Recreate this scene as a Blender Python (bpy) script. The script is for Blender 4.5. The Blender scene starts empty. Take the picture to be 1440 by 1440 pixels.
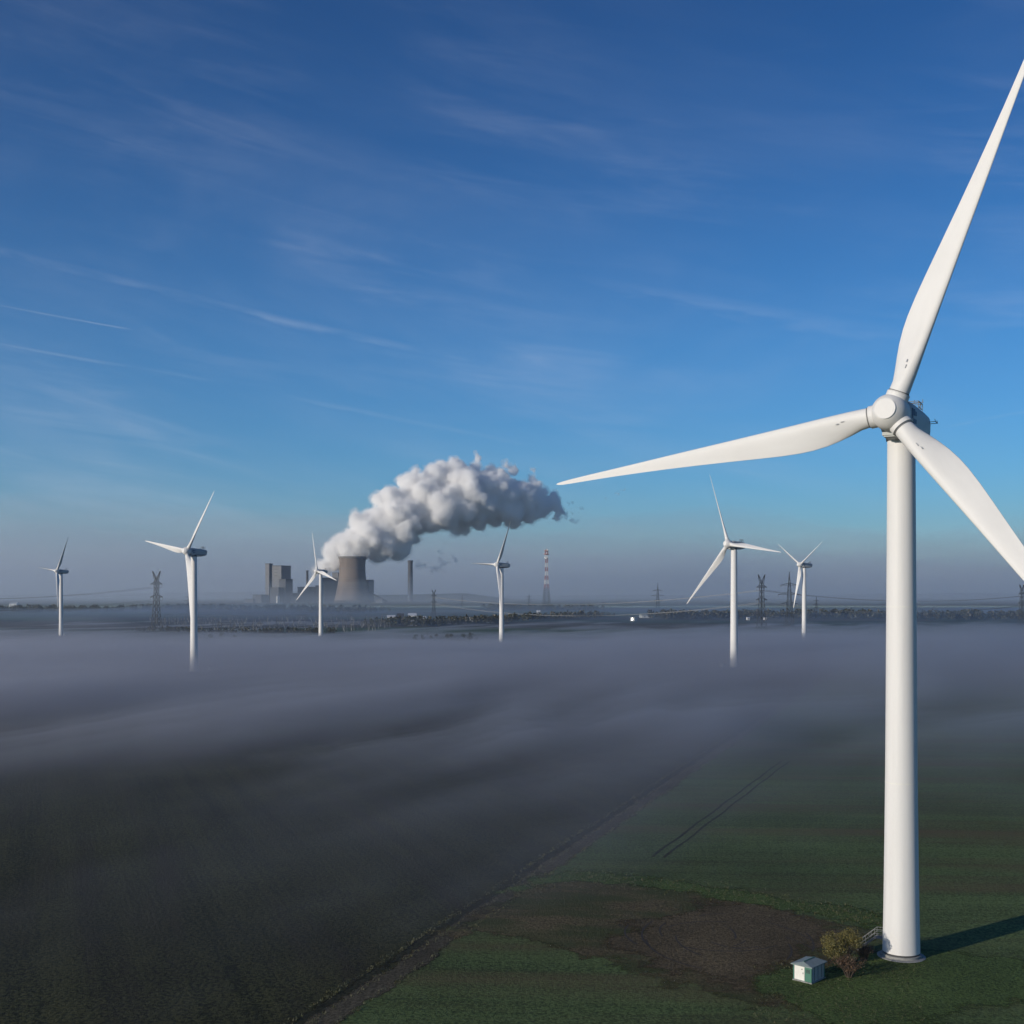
import bpy, bmesh, math, random
import numpy as np
from mathutils import Vector, Matrix

random.seed(7)
rng = np.random.default_rng(11)
sc = bpy.context.scene
COL = sc.collection
PI = math.pi

# ------------------------------------------------------------------ camera numbers
F, CX, YH, HC = 1700.0, 720.0, 831.0, 43.8      # focal (px of a 1440 picture), centre, horizon row, eye height


def ground(px, py):
    d = F * HC / (py - YH)
    return (px - CX) / F * d, d


def at(px, py, d):
    return Vector(((px - CX) / F * d, d, HC - (py - YH) / F * d))


# ------------------------------------------------------------------ object helpers
def tag(o, label=None, cat=None, group=None, kind=None):
    if label: o['label'] = label
    if cat: o['category'] = cat
    if group: o['group'] = group
    if kind: o['kind'] = kind
    return o


def empty(name, loc=(0, 0, 0), rz=0.0):
    o = bpy.data.objects.new(name, None)
    COL.objects.link(o)
    o.location = loc
    o.rotation_euler = (0, 0, rz)
    o.empty_display_size = 1
    return o


def copy_tree(o, parent=None):
    c = o.copy()
    COL.objects.link(c)
    c.parent = parent
    for ch in list(o.children):
        copy_tree(ch, c)
    return c


class MB:
    def __init__(self):
        self.v, self.f, self.sm = [], [], []

    def add(self, vs, fs, smooth=False):
        n = len(self.v)
        self.v += [tuple(p) for p in vs]
        self.f += [tuple(i + n for i in q) for q in fs]
        self.sm += [smooth] * len(fs)

    def box(self, x0, x1, y0, y1, z0, z1, m=None):
        vs = [Vector((x, y, z)) for z in (z0, z1) for y in (y0, y1) for x in (x0, x1)]
        if m is not None: vs = [m @ p for p in vs]
        self.add(vs, [(0, 2, 3, 1), (4, 5, 7, 6), (0, 1, 5, 4), (2, 6, 7, 3), (0, 4, 6, 2), (1, 3, 7, 5)])

    def bar(self, a, b, w=0.1, h=None):
        a, b = Vector(a), Vector(b)
        h = w if h is None else h
        d = (b - a).normalized()
        up = Vector((0, 0, 1)) if abs(d.z) < .95 else Vector((1, 0, 0))
        s = d.cross(up).normalized() * w / 2
        t = s.cross(d).normalized() * h / 2
        vs = [a - s - t, a + s - t, a + s + t, a - s + t, b - s - t, b + s - t, b + s + t, b - s + t]
        self.add(vs, [(3, 2, 1, 0), (4, 5, 6, 7), (0, 1, 5, 4), (1, 2, 6, 5), (2, 3, 7, 6), (3, 0, 4, 7)])

    def tube(self, pts, rad, n=8, caps=True, smooth=True):
        pts = [Vector(p) for p in pts]
        if not hasattr(rad, '__len__'): rad = [rad] * len(pts)
        rings, pv = [], None
        for i, p in enumerate(pts):
            d = (pts[min(i + 1, len(pts) - 1)] - pts[max(i - 1, 0)]).normalized()
            if pv is None:
                up = Vector((0, 0, 1)) if abs(d.z) < .9 else Vector((1, 0, 0))
                s = d.cross(up).normalized()
            else:
                s = (pv - d * pv.dot(d)).normalized()
            pv = s
            t = d.cross(s)
            rings.append([p + (s * math.cos(2 * PI * k / n) + t * math.sin(2 * PI * k / n)) * rad[i] for k in range(n)])
        self.loft(rings, caps, smooth)

    def loft(self, rings, caps=True, smooth=True):
        n = len(rings[0])
        vs = [p for r in rings for p in r]
        fs = []
        for i in range(len(rings) - 1):
            for k in range(n):
                a, b = i * n + k, i * n + (k + 1) % n
                fs.append((a, b, b + n, a + n))
        self.add(vs, fs, smooth)
        if caps:
            self.add(rings[0], [tuple(range(n))[::-1]])
            self.add(rings[-1], [tuple(range(n))])

    def lathe(self, prof, n=32, m=None, caps=True, smooth=True):
        rings = []
        for r, z in prof:
            ring = [Vector((r * math.cos(2 * PI * k / n), r * math.sin(2 * PI * k / n), z)) for k in range(n)]
            if m is not None: ring = [m @ p for p in ring]
            rings.append(ring)
        self.loft(rings, caps, smooth)

    def build(self, name, mat, parent=None, loc=None, sharp=None):
        me = bpy.data.meshes.new(name)
        me.from_pydata(self.v, [], self.f)
        me.polygons.foreach_set('use_smooth', self.sm)
        if sharp is not None and any(self.sm):
            bm = bmesh.new(); bm.from_mesh(me)
            bmesh.ops.remove_doubles(bm, verts=bm.verts, dist=1e-4)
            for e in bm.edges:
                if len(e.link_faces) == 2 and e.calc_face_angle(0) > math.radians(sharp): e.smooth = False
            bm.to_mesh(me); bm.free()
        me.update()
        if mat: me.materials.append(mat)
        o = bpy.data.objects.new(name, me)
        COL.objects.link(o)
        if parent: o.parent = parent
        if loc is not None: o.location = loc
        return o


# ------------------------------------------------------------------ node helpers
class NT:
    def __init__(self, tree):
        self.t = tree
        self.n, self.l = tree.nodes, tree.links

    def node(self, typ, **kw):
        nd = self.n.new(typ)
        for k, v in kw.items(): setattr(nd, k, v)
        return nd

    def put(self, sock, v):
        if v is None: return
        if isinstance(v, bpy.types.NodeSocket): self.l.new(v, sock)
        else:
            try: sock.default_value = v
            except Exception:
                sock.default_value = (v, v, v) if len(sock.default_value) == 3 else (v, v, v, 1)

    def math(self, op, a, b=None, c=None, clamp=False):
        nd = self.node('ShaderNodeMath', operation=op, use_clamp=clamp)
        for s, v in zip(nd.inputs, (a, b, c)): self.put(s, v)
        return nd.outputs[0]

    def vmul(self, v, xyz):
        nd = self.node('ShaderNodeVectorMath', operation='MULTIPLY')
        self.put(nd.inputs[0], v); nd.inputs[1].default_value = xyz
        return nd.outputs[0]

    def noise(self, vec, scale, detail=4, rough=.55, dist=0.0, out=0):
        nd = self.node('ShaderNodeTexNoise')
        self.put(nd.inputs['Vector'], vec)
        nd.inputs['Scale'].default_value = scale
        nd.inputs['Detail'].default_value = detail
        nd.inputs['Roughness'].default_value = rough
        nd.inputs['Distortion'].default_value = dist
        return nd.outputs[out]

    def ramp(self, fac, stops, interp='LINEAR'):
        nd = self.node('ShaderNodeValToRGB')
        cr = nd.color_ramp
        cr.interpolation = interp
        while len(cr.elements) < len(stops): cr.elements.new(.5)
        for e, (p, c) in zip(cr.elements, stops):
            e.position = p
            e.color = (c, c, c, 1) if not hasattr(c, '__len__') else (*c, 1)
        self.put(nd.inputs[0], fac)
        return nd.outputs[0]

    def mix(self, fac, a, b, blend='MIX'):
        nd = self.node('ShaderNodeMix', data_type='RGBA', blend_type=blend)
        self.put(nd.inputs[0], fac)
        for s, v in ((nd.inputs[6], a), (nd.inputs[7], b)):
            if hasattr(v, '__len__') and len(v) == 3: v = (*v, 1)
            self.put(s, v)
        return nd.outputs[2]

    def smooth(self, v, lo, hi):
        nd = self.node('ShaderNodeMapRange', interpolation_type='SMOOTHSTEP')
        self.put(nd.inputs[0], v)
        nd.inputs[1].default_value, nd.inputs[2].default_value = lo, hi
        return nd.outputs[0]


def new_mat(name):
    m = bpy.data.materials.new(name)
    m.use_nodes = True
    return m, NT(m.node_tree), m.node_tree.nodes['Principled BSDF']


def paint(name, col, rough=.5, var=.12, scale=.6, metal=0.0, stretch=(1, 1, 1), spec=.5, bump=0.0, bscale=3):
    """a plain surface with a little wear: slow colour drift and roughness noise"""
    m, t, p = new_mat(name)
    tc = t.node('ShaderNodeTexCoord').outputs['Object']
    v = t.vmul(tc, stretch)
    n = t.noise(v, scale, 6, .6)
    k = t.ramp(n, [(.3, 1 - var), (.7, 1.0)])
    c = t.mix(1.0, col, k, 'MULTIPLY')
    t.put(p.inputs['Base Color'], c)
    t.put(p.inputs['Roughness'], t.math('MULTIPLY_ADD', n, .2, rough - .1))
    p.inputs['Metallic'].default_value = metal
    p.inputs['Specular IOR Level'].default_value = spec
    if bump:
        b = t.node('ShaderNodeBump')
        b.inputs['Strength'].default_value = bump
        b.inputs['Distance'].default_value = .1
        t.put(b.inputs['Height'], t.noise(tc, bscale, 5))
        t.put(p.inputs['Normal'], b.outputs[0])
    return m


def volume_mat(name, col, density, g=0.0, principled=True, dens_fn=None):
    m = bpy.data.materials.new(name)
    m.use_nodes = True
    t = NT(m.node_tree)
    for nd in list(t.n):
        if nd.type != 'OUTPUT_MATERIAL': t.n.remove(nd)
    out = t.n['Material Output']
    v = t.node('ShaderNodeVolumePrincipled')
    v.inputs['Color'].default_value = (*col, 1)
    v.inputs['Density'].default_value = density
    v.inputs['Anisotropy'].default_value = g
    v.inputs['Density Attribute'].default_value = ''
    if dens_fn: t.put(v.inputs['Density'], dens_fn(t))
    t.l.new(v.outputs[0], out.inputs['Volume'])
    return m


# ------------------------------------------------------------------ smooth random field (numpy)
def vnoise(x, y, seed):
    x0, y0 = np.floor(x).astype(int), np.floor(y).astype(int)
    fx, fy = x - x0, y - y0
    fx, fy = fx * fx * fx * (fx * (fx * 6 - 15) + 10), fy * fy * fy * (fy * (fy * 6 - 15) + 10)

    def h(i, j):
        n = (i * 374761393 + j * 668265263 + seed * 974711) & 0x7fffffff
        n = ((n ^ (n >> 13)) * 1274126177) & 0x7fffffff
        return ((n ^ (n >> 16)) & 0xffff) / 32767.5 - 1
    return (h(x0, y0) * (1 - fx) + h(x0 + 1, y0) * fx) * (1 - fy) + (h(x0, y0 + 1) * (1 - fx) + h(x0 + 1, y0 + 1) * fx) * fy


def fbm(x, y, seed, oct=4, gain=.5):
    s, a = 0, 1
    for k in range(oct):
        s = s + a * vnoise(x * 2 ** k + 17.3 * k, y * 2 ** k - 9.1 * k, seed + k)
        a *= gain
    return s


# ------------------------------------------------------------------ sun, sky, camera
SUN_EL = math.radians(13.5)
SUN_AZ = math.atan2(-.816, -.578)                # compass angle of the sun seen from above, clockwise from +y
sun_dir = Vector((math.sin(SUN_AZ) * math.cos(SUN_EL), math.cos(SUN_AZ) * math.cos(SUN_EL), math.sin(SUN_EL)))
sl = bpy.data.lights.new('sun', 'SUN')
sl.energy = 4.2
sl.angle = math.radians(.53)
sl.color = (1.0, .90, .76)
so = bpy.data.objects.new('sun', sl)
COL.objects.link(so)
so.rotation_euler = (-sun_dir).to_track_quat('-Z', 'Y').to_euler()

cam = bpy.data.cameras.new('camera')
cam.sensor_width = 36
cam.lens = 36 * F / 1440
cam.shift_y = (YH - 720) / 1440
cam.clip_start, cam.clip_end = .5, 60000
co = bpy.data.objects.new('camera', cam)
COL.objects.link(co)
co.location = (0, 0, HC)
co.rotation_euler = (PI / 2, 0, 0)
sc.camera = co

w = bpy.data.worlds.new('World')
sc.world = w
w.use_nodes = True
t = NT(w.node_tree)
bg = t.n['Background']
sky = t.node('ShaderNodeTexSky', sky_type='NISHITA')
sky.sun_disc = False
sky.sun_elevation = SUN_EL
sky.sun_rotation = SUN_AZ % (2 * PI)
sky.air_density, sky.dust_density, sky.ozone_density = 1.0, .3, 4.0
sky.altitude = 300
tc = t.node('ShaderNodeTexCoord').outputs['Generated']
sx = t.node('ShaderNodeSeparateXYZ')
t.put(sx.inputs[0], tc)
X, Y, Z = sx.outputs
az = t.math('ARCTAN2', X, Y)
el = t.math('ARCTANGENT', t.math('DIVIDE', Z, t.math('SQRT', t.math('ADD', t.math('MULTIPLY', X, X), t.math('MULTIPLY', Y, Y)))))


def azel(px, py):
    x, z = (px - CX) / F, (YH - py) / F
    return math.atan(x), math.atan(z / math.hypot(1, x))


cmb = t.node('ShaderNodeCombineXYZ')
t.put(cmb.inputs[0], az)
t.put(cmb.inputs[1], t.math('MULTIPLY_ADD', az, .17, el))
fibre = t.noise(t.vmul(cmb.outputs[0], (5.5, 42, 1)), 1.0, 8, .6, .8)
patch = t.noise(t.vmul(cmb.outputs[0], (3.0, 8, 1)), 1.0, 4, .5, .4)
veil = t.math('MULTIPLY', t.smooth(fibre, .40, .88), t.smooth(patch, .40, .68))
low = t.smooth(el, .55, .05)
broad = t.noise(t.vmul(cmb.outputs[0], (2.2, 7, 1)), 1.0, 6, .62, .6)
soft = t.math('MULTIPLY', t.smooth(broad, .38, .78), t.math('MULTIPLY_ADD', fibre, .8, .25))
cloud = t.math('ADD', t.math('MULTIPLY', veil, t.math('MULTIPLY_ADD', low, .20, .05)), t.math('MULTIPLY', soft, t.math('MULTIPLY_ADD', low, .15, .035)))
wisp = t.noise(t.vmul(cmb.outputs[0], (16, 90, 1)), 1.0, 6, .6, .5)


def streak(p, q, width, strength, fade=.03, bend=0.0):
    (a0, e0), (a1, e1) = azel(*p), azel(*q)
    k = (e1 - e0) / (a1 - a0)
    d = t.math('SUBTRACT', el, t.math('MULTIPLY_ADD', az, k, e0 - k * a0))
    if bend:
        mid = (a0 + a1) / 2
        q_ = t.math('POWER', t.math('SUBTRACT', az, mid), 2)
        d = t.math('SUBTRACT', d, t.math('MULTIPLY_ADD', q_, -bend, bend * ((a1 - a0) / 2) ** 2))
    d = t.math('ADD', d, t.math('MULTIPLY_ADD', wisp, width * 1.6, -width * .8))
    m = t.smooth(t.math('ABSOLUTE', d), width, 0.0)
    r = t.math('MULTIPLY', t.smooth(az, a0 - fade, a0 + fade), t.smooth(az, a1 + fade, a1 - fade))
    m = t.math('MULTIPLY', t.math('MULTIPLY', m, r), t.math('MULTIPLY', t.smooth(wisp, .2, .75), strength * 1.1))
    return m


for args in (((-60, 418), (185, 463), .0012, .17, .012), ((-60, 472), (280, 532), .0022, .15, .05),
             ((-80, 335), (300, 425), .007, .13, .06), ((280, 422), (600, 495), .006, .16, .05),
             ((560, 486), (980, 560), .004, .09, .06), ((420, 560), (760, 628), .004, .10, .06),
             ((860, 400), (1260, 470), .012, .10, .10), ((1330, 600), (1460, 575), .002, .12, .04),
             ((-60, 628), (330, 622), .004, .08, .08), ((560, 230), (800, 300), .008, .05, .05),
             ((960, 640), (1250, 690), .005, .09, .06)):
    cloud = t.math('MAXIMUM', cloud, streak(*args))
SKY_SAT, SKY_STR = 1.12, .108
hs = t.node('ShaderNodeHueSaturation')
hs.inputs['Saturation'].default_value = SKY_SAT
t.put(hs.inputs['Color'], sky.outputs[0])
base = t.mix(1.0, hs.outputs[0], t.ramp(t.math('MULTIPLY', el, 2.0, clamp=True), [(0, (.80, .99, 1.14)), (.08, (.68, .97, 1.16)), (.18, (.52, .92, 1.18)), (.40, (.50, .86, 1.10)), (.70, (.38, .66, .90)), (1, (.24, .50, .74))]), 'MULTIPLY')
skycol = t.mix(cloud, base, (6.3, 6.8, 8.0))
t.put(bg.inputs['Color'], skycol)
bg.inputs['Strength'].default_value = SKY_STR

# ------------------------------------------------------------------ materials
M = {}
M['turbine_white'] = paint('turbine_white', (.70, .69, .68), .55, .10, .9, stretch=(1, 1, .05), spec=.3)
M['nacelle_shade_grey'] = paint('nacelle_shade_grey', (.40, .41, .42), .5, .1, .4)  # greyer than the tower: shade on the nacelle is put into its base colour
M['blade_white'] = paint('blade_white', (.71, .70, .69), .55, .09, .5, stretch=(1, 1, .3), spec=.3)
M['dark_rubber'] = paint('dark_rubber', (.05, .052, .055), .7)
M['seal_grey'] = paint('seal_grey', (.17, .17, .17), .7)
M['grey_steel'] = paint('grey_steel', (.15, .155, .16), .65, .3, 2, metal=.1)
M['dark_mark'] = paint('dark_mark', (.40, .41, .43), .6)
M['logo_blue'] = paint('logo_blue', (.03, .06, .14), .5)
M['vent_dark'] = paint('vent_dark', (.03, .035, .045), .7)
M['concrete'] = paint('concrete', (.30, .30, .29), .85, .35, 1.6, bump=.3, bscale=6)
M['shed_white'] = paint('shed_white', (.74, .73, .68), .6, .12, 1.5)
M['shed_green'] = paint('shed_green', (.05, .17, .12), .55, .2, 1.5)
M['shed_grey'] = paint('shed_grey', (.42, .44, .43), .6, .18, 1.5)
M['shed_roof'] = paint('shed_roof', (.22, .27, .27), .7, .3, 2.5, bump=.2)
M['bark'] = paint('bark', (.10, .075, .055), .9, .4, 4)
M['pylon_steel'] = paint('pylon_steel', (.045, .05, .055), .7, .2, .3, metal=.0)
M['cable'] = paint('cable', (.34, .34, .34), .5, .1, .05, metal=.2)
M['insulator'] = paint('insulator', (.36, .36, .36), .4)
M['post_pale'] = paint('post_pale', (.12, .125, .13), .6, .5, .03)
M['mast_red'] = paint('mast_red', (.33, .10, .08), .6)
M['mast_white'] = paint('mast_white', (.75, .74, .72), .6)
M['cooling_concrete'] = paint('cooling_concrete', (.215, .175, .150), .9, .40, .03, stretch=(1, 1, .25))
M['cooling_dark'] = paint('cooling_dark', (.18, .17, .16), .9, .2, .02)
M['boiler_wall'] = paint('boiler_wall', (.15, .155, .17), .7, .15, .03)
M['boiler_dark'] = paint('boiler_dark', (.05, .055, .065), .7, .15, .03)
M['chimney_grey'] = paint('chimney_grey', (.075, .08, .09), .85, .2, .03)
M['hall_white'] = paint('hall_white', (.72, .72, .70), .6, .1, .1)
M['hall_roof'] = paint('hall_roof', (.68, .69, .70), .5, .1, .1)
M['house_brick'] = paint('house_brick', (.26, .14, .10), .85, .2, .3)
M['glass'] = paint('glass', (.35, .38, .40), .24, .05, .3, metal=.9)
M['window_dark'] = paint('window_dark', (.04, .05, .06), .3, .1, .3)


def leaf_mat(name, stops, scale=1.6, rough=.6):
    m, t, p = new_mat(name)
    tc = t.node('ShaderNodeTexCoord').outputs['Object']
    n = t.noise(tc, scale, 3, .7)
    oi = t.node('ShaderNodeNewGeometry').outputs['Random Per Island']
    k = t.math('ADD', t.math('MULTIPLY', n, .6), t.math('MULTIPLY', oi, .45))
    t.put(p.inputs['Base Color'], t.ramp(k, stops))
    p.inputs['Roughness'].default_value = rough
    return m


M['leaf_olive'] = leaf_mat('leaf_olive', [(.2, (.045, .05, .015)), (.5, (.11, .10, .028)), (.8, (.19, .15, .035))])
M['leaf_brown'] = leaf_mat('leaf_brown', [(.2, (.05, .028, .018)), (.5, (.10, .055, .032)), (.8, (.15, .09, .045))])
M['leaf_wood'] = leaf_mat('leaf_wood', [(.2, (.022, .030, .020)), (.5, (.045, .050, .032)), (.8, (.085, .07, .042))], .05)
M['leaf_dark'] = leaf_mat('leaf_dark', [(.2, (.018, .03, .018)), (.5, (.035, .05, .025)), (.8, (.07, .07, .035))], .4)
M['leaf_verge'] = leaf_mat('leaf_verge', [(.2, (.04, .05, .018)), (.5, (.075, .08, .03)), (.8, (.12, .105, .05))], .2)


# ground materials: world position drives everything (Object coordinates of sheets that sit at the origin)
def soil_mat(name, dark, light, patch_scale, fine, rows=None, rowk=.24, bump=.6, tint=None, edge=False):
    m, t, p = new_mat(name)
    tc = t.node('ShaderNodeTexCoord').outputs['Object']
    n1 = t.noise(tc, patch_scale, 5, .6)
    n2 = t.noise(tc, fine, 4, .65)
    vo = t.node('ShaderNodeTexVoronoi')
    t.put(vo.inputs['Vector'], tc)
    vo.inputs['Scale'].default_value = fine * .8
    spots = t.ramp(vo.outputs['Distance'], [(.1, 1.0), (.75, .0)])
    k = t.math('ADD', t.math('MULTIPLY', n2, .9), t.math('MULTIPLY', spots, .18))
    n4 = t.noise(tc, fine * 3.1, 3, .7)
    k = t.math('MULTIPLY_ADD', n4, .5, t.math('SUBTRACT', k, .22))
    if rows is not None:                         # drill rows and passes of the machine
        mr = t.node('ShaderNodeMapping')
        mr.inputs['Rotation'].default_value = (0, 0, rows)
        t.put(mr.inputs['Vector'], tc)
        r1 = t.noise(t.vmul(mr.outputs[0], (.03, 1.5, 1)), 1.0, 4, .6, .15)
        r2 = t.noise(t.vmul(mr.outputs[0], (.006, .22, 1)), 1.0, 4, .6, .2)
        k = t.math('ADD', k, t.math('MULTIPLY_ADD', r1, rowk, t.math('MULTIPLY_ADD', r2, .34, -.17 - rowk / 2)))
    c = t.mix(t.smooth(k, .38, .68), dark, light)
    c = t.mix(1.0, c, t.ramp(n1, [(.3, .62), (.7, 1.2)]), 'MULTIPLY')
    if tint:
        rot, sx_, sy_, col, lo, hi = tint
        mp = t.node('ShaderNodeMapping')
        mp.inputs['Rotation'].default_value = (0, 0, rot)
        t.put(mp.inputs['Vector'], tc)
        n3 = t.noise(t.vmul(mp.outputs[0], (sx_, sy_, 1)), 1.0, 5, .6, .3)
        c = t.mix(t.math('MULTIPLY', t.smooth(n3, lo, hi), .85), c, col)
    t.put(p.inputs['Base Color'], c)
    p.inputs['Roughness'].default_value = .95
    p.inputs['Specular IOR Level'].default_value = .15
    b = t.node('ShaderNodeBump')
    b.inputs['Strength'].default_value = bump
    b.inputs['Distance'].default_value = .22
    t.put(b.inputs['Height'], k)
    t.put(p.inputs['Normal'], b.outputs[0])
    if edge:                                     # worn edge: the sheet breaks up along its border
        a = t.node('ShaderNodeAttribute', attribute_name='edge').outputs['Fac']
        e = t.math('ADD', a, t.math('ADD', t.math('MULTIPLY_ADD', t.noise(tc, .55, 6, .75), .9, -.45), t.math('MULTIPLY_ADD', t.noise(tc, .13, 3, .6), 1.7, -.85)))
        t.put(p.inputs['Alpha'], t.smooth(e, .28, .58))
    return m


M['green_crop'] = soil_mat('green_crop', (.044, .064, .023), (.118, .164, .058), .02, 2.6, rows=.08, bump=.6,
                           tint=(.06, .006, .07, (.11, .078, .042), .45, .74))
M['beet_crop'] = soil_mat('beet_crop', (.013, .016, .008), (.064, .064, .026), .03, 2.2, rows=1.2, rowk=.2, bump=.8,
                          tint=(1.22, .012, .12, (.036, .030, .022), .45, .8))
M['bare_soil'] = soil_mat('bare_soil', (.058, .046, .023), (.160, .125, .066), .06, 3.0, bump=.7, edge=True,
                          tint=(.2, .05, .16, (.050, .062, .022), .42, .62))
M['fresh_soil'] = soil_mat('fresh_soil', (.056, .043, .023), (.145, .110, .062), .1, 3.2, bump=.8, edge=True)
M['track_dirt'] = soil_mat('track_dirt', (.044, .038, .024), (.120, .102, .068), .08, 3.0, bump=.4, edge=True)
M['ditch_earth'] = soil_mat('ditch_earth', (.014, .015, .009), (.045, .045, .026), .1, 2.5, bump=.7, edge=True)
M['lawn_grass'] = soil_mat('lawn_grass', (.036, .058, .016), (.105, .155, .045), .07, 3.4, bump=.8, edge=True)


def far_ground():
    m, t, p = new_mat('farmland')
    tc = t.node('ShaderNodeTexCoord').outputs['Object']
    mp = t.node('ShaderNodeMapping')
    mp.inputs['Rotation'].default_value = (0, 0, .35)
    t.put(mp.inputs['Vector'], tc)
    vo = t.node('ShaderNodeTexVoronoi')
    t.put(vo.inputs['Vector'], t.vmul(mp.outputs[0], (.0020, .0052, 1)))
    vo.inputs['Scale'].default_value = 1
    c = t.ramp(vo.outputs['Color'], [(.0, (.030, .050, .025)), (.25, (.055, .085, .038)), (.45, (.045, .037, .028)), (.65, (.070, .062, .042)), (.82, (.035, .06, .03)), (1, (.09, .085, .05))], 'CONSTANT')
    n = t.noise(tc, .02, 6, .7)
    c = t.mix(1.0, c, t.ramp(n, [(.3, .6), (.7, 1.25)]), 'MULTIPLY')
    t.put(p.inputs['Base Color'], c)
    p.inputs['Roughness'].default_value = 1
    p.inputs['Specular IOR Level'].default_value = .1
    return m


M['farmland'] = far_ground()


# ------------------------------------------------------------------ ground sheets
def sheet(name, pts, z, mat, label=None):
    mb = MB()
    mb.add([(x, y, z) for x, y in pts], [tuple(range(len(pts)))])
    o = mb.build(name, mat)
    tag(o, label, None, None, 'structure')
    return o


def soft_sheet(name, poly, z, mat, margin, step=1.0, hgt=None):
    """grid clipped to a polygon grown by margin; attribute edge = 0.5 on the outline"""
    P = np.array(poly, float)
    x0, y0 = P.min(0) - margin
    x1, y1 = P.max(0) + margin
    xs, ys = np.arange(x0, x1 + step, step), np.arange(y0, y1 + step, step)
    gx, gy = np.meshgrid(xs, ys)
    d = np.full(gx.shape, 1e9)
    ins = np.zeros(gx.shape, bool)
    for i in range(len(P)):
        a, b = P[i], P[(i + 1) % len(P)]
        ab = b - a
        tt = np.clip(((gx - a[0]) * ab[0] + (gy - a[1]) * ab[1]) / (ab @ ab), 0, 1)
        d = np.minimum(d, np.hypot(gx - a[0] - tt * ab[0], gy - a[1] - tt * ab[1]))
        if a[1] != b[1]:
            c = ((a[1] > gy) != (b[1] > gy)) & (gx < (b[0] - a[0]) * (gy - a[1]) / (b[1] - a[1]) + a[0])
            ins ^= c
    s = np.where(ins, d, -d) / margin
    e = np.clip(.5 + s * .5, 0, 1)
    idx = -np.ones(gx.shape, int)
    keep = s > -1
    fs = []
    used = np.zeros(gx.shape, bool)
    k = keep[:-1, :-1] | keep[1:, :-1] | keep[:-1, 1:] | keep[1:, 1:]
    used[:-1, :-1] |= k; used[1:, :-1] |= k; used[:-1, 1:] |= k; used[1:, 1:] |= k
    idx[used] = np.arange(used.sum())
    jj, ii = np.nonzero(k)
    fs = np.stack([idx[jj, ii], idx[jj, ii + 1], idx[jj + 1, ii + 1], idx[jj + 1, ii]], 1)
    vz = np.full(used.sum(), z) if hgt is None else z + hgt(gx[used], gy[used])
    vs = np.stack([gx[used], gy[used], vz], 1)
    me = bpy.data.meshes.new(name)
    me.from_pydata(vs.tolist(), [], fs.tolist())
    at_ = me.attributes.new('edge', 'FLOAT', 'POINT')
    at_.data.foreach_set('value', e[used].astype(np.float32))
    me.materials.append(mat)
    o = bpy.data.objects.new(name, me)
    COL.objects.link(o)
    tag(o, None, None, None, 'structure')
    return o


TK, TY = .363, 175.6                              # the track: x = TK * (y - TY)


def trk(y, off=0.0):
    n = math.hypot(1, TK)
    return (TK * (y - TY) + off * n, y)


sheet('ground', [(-16000, -3000), (16000, -3000), (16000, 22000), (-16000, 22000)], 0, M['farmland'])
sheet('dark_field', [trk(-60), trk(980), (-260, 1010), (-560, 900), (-560, -60)], .05, M['beet_crop'])
sheet('green_field', [(700, -60), (760, 900), (420, 1020), trk(980), trk(-60)], .05, M['green_crop'])
soft_sheet('ditch', [trk(60, -2.5), trk(930, -2.2), trk(930, -1.5), trk(60, -1.5)], .058, M['ditch_earth'], 1.0, .6)
soft_sheet('field_track', [trk(60, -1.3), trk(930, -1.0), trk(930, 1.3), trk(260, 1.5), trk(60, 1.7)], .064, M['track_dirt'], 1.1, .6)
soil_px = [(640, 1318), (700, 1285), (735, 1258), (790, 1226), (900, 1238), (1050, 1262), (1150, 1290), (1215, 1315), (1235, 1345), (1180, 1372),
           (1100, 1362), (1075, 1375), (1100, 1398), (1130, 1415), (1060, 1408), (960, 1382), (860, 1352), (760, 1322), (690, 1312)]
soft_sheet('bare_soil', [ground(*p) for p in soil_px], .068, M['bare_soil'], 5.5, .7)
fresh_px = [(865, 1318), (915, 1296), (1000, 1272), (1070, 1268), (1130, 1290), (1165, 1318), (1150, 1345), (1085, 1362), (1030, 1382), (960, 1366), (900, 1342)]
soft_sheet('turned_soil', [ground(*p) for p in fresh_px], .074, M['fresh_soil'], 6.0, .6)
verge_px = [(700, 1256), (800, 1222), (900, 1232), (1050, 1256), (1180, 1276), (1240, 1292), (1240, 1306), (1160, 1290), (1040, 1266), (900, 1245), (800, 1236)]
soft_sheet('grass_verge', [ground(*p) for p in verge_px], .080, M['lawn_grass'], 3.2, .6)
lawn_px = [(1070, 1378), (1110, 1362), (1170, 1372), (1230, 1345), (1310, 1340), (1440, 1345), (1440, 1400), (1300, 1440), (1180, 1440), (1120, 1412)]
soft_sheet('lawn', [ground(*p) for p in lawn_px], .080, M['lawn_grass'], 3.2, .6)


# sprayer wheel marks through the green crop, and curved tyre marks in the turned soil
def ribbon(mb, pts, w_, z):
    pts = [Vector((p[0], p[1], z)) for p in pts]
    L = []
    for i, p in enumerate(pts):
        d = (pts[min(i + 1, len(pts) - 1)] - pts[max(i - 1, 0)]).normalized()
        s = Vector((-d.y, d.x, 0)) * w_ / 2 * random.uniform(.75, 1.15)
        L.append((p + s, p - s))
    vs = [q for a in L for q in a]
    mb.add(vs, [(2 * i, 2 * i + 1, 2 * i + 3, 2 * i + 2) for i in range(len(L) - 1)])


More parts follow.
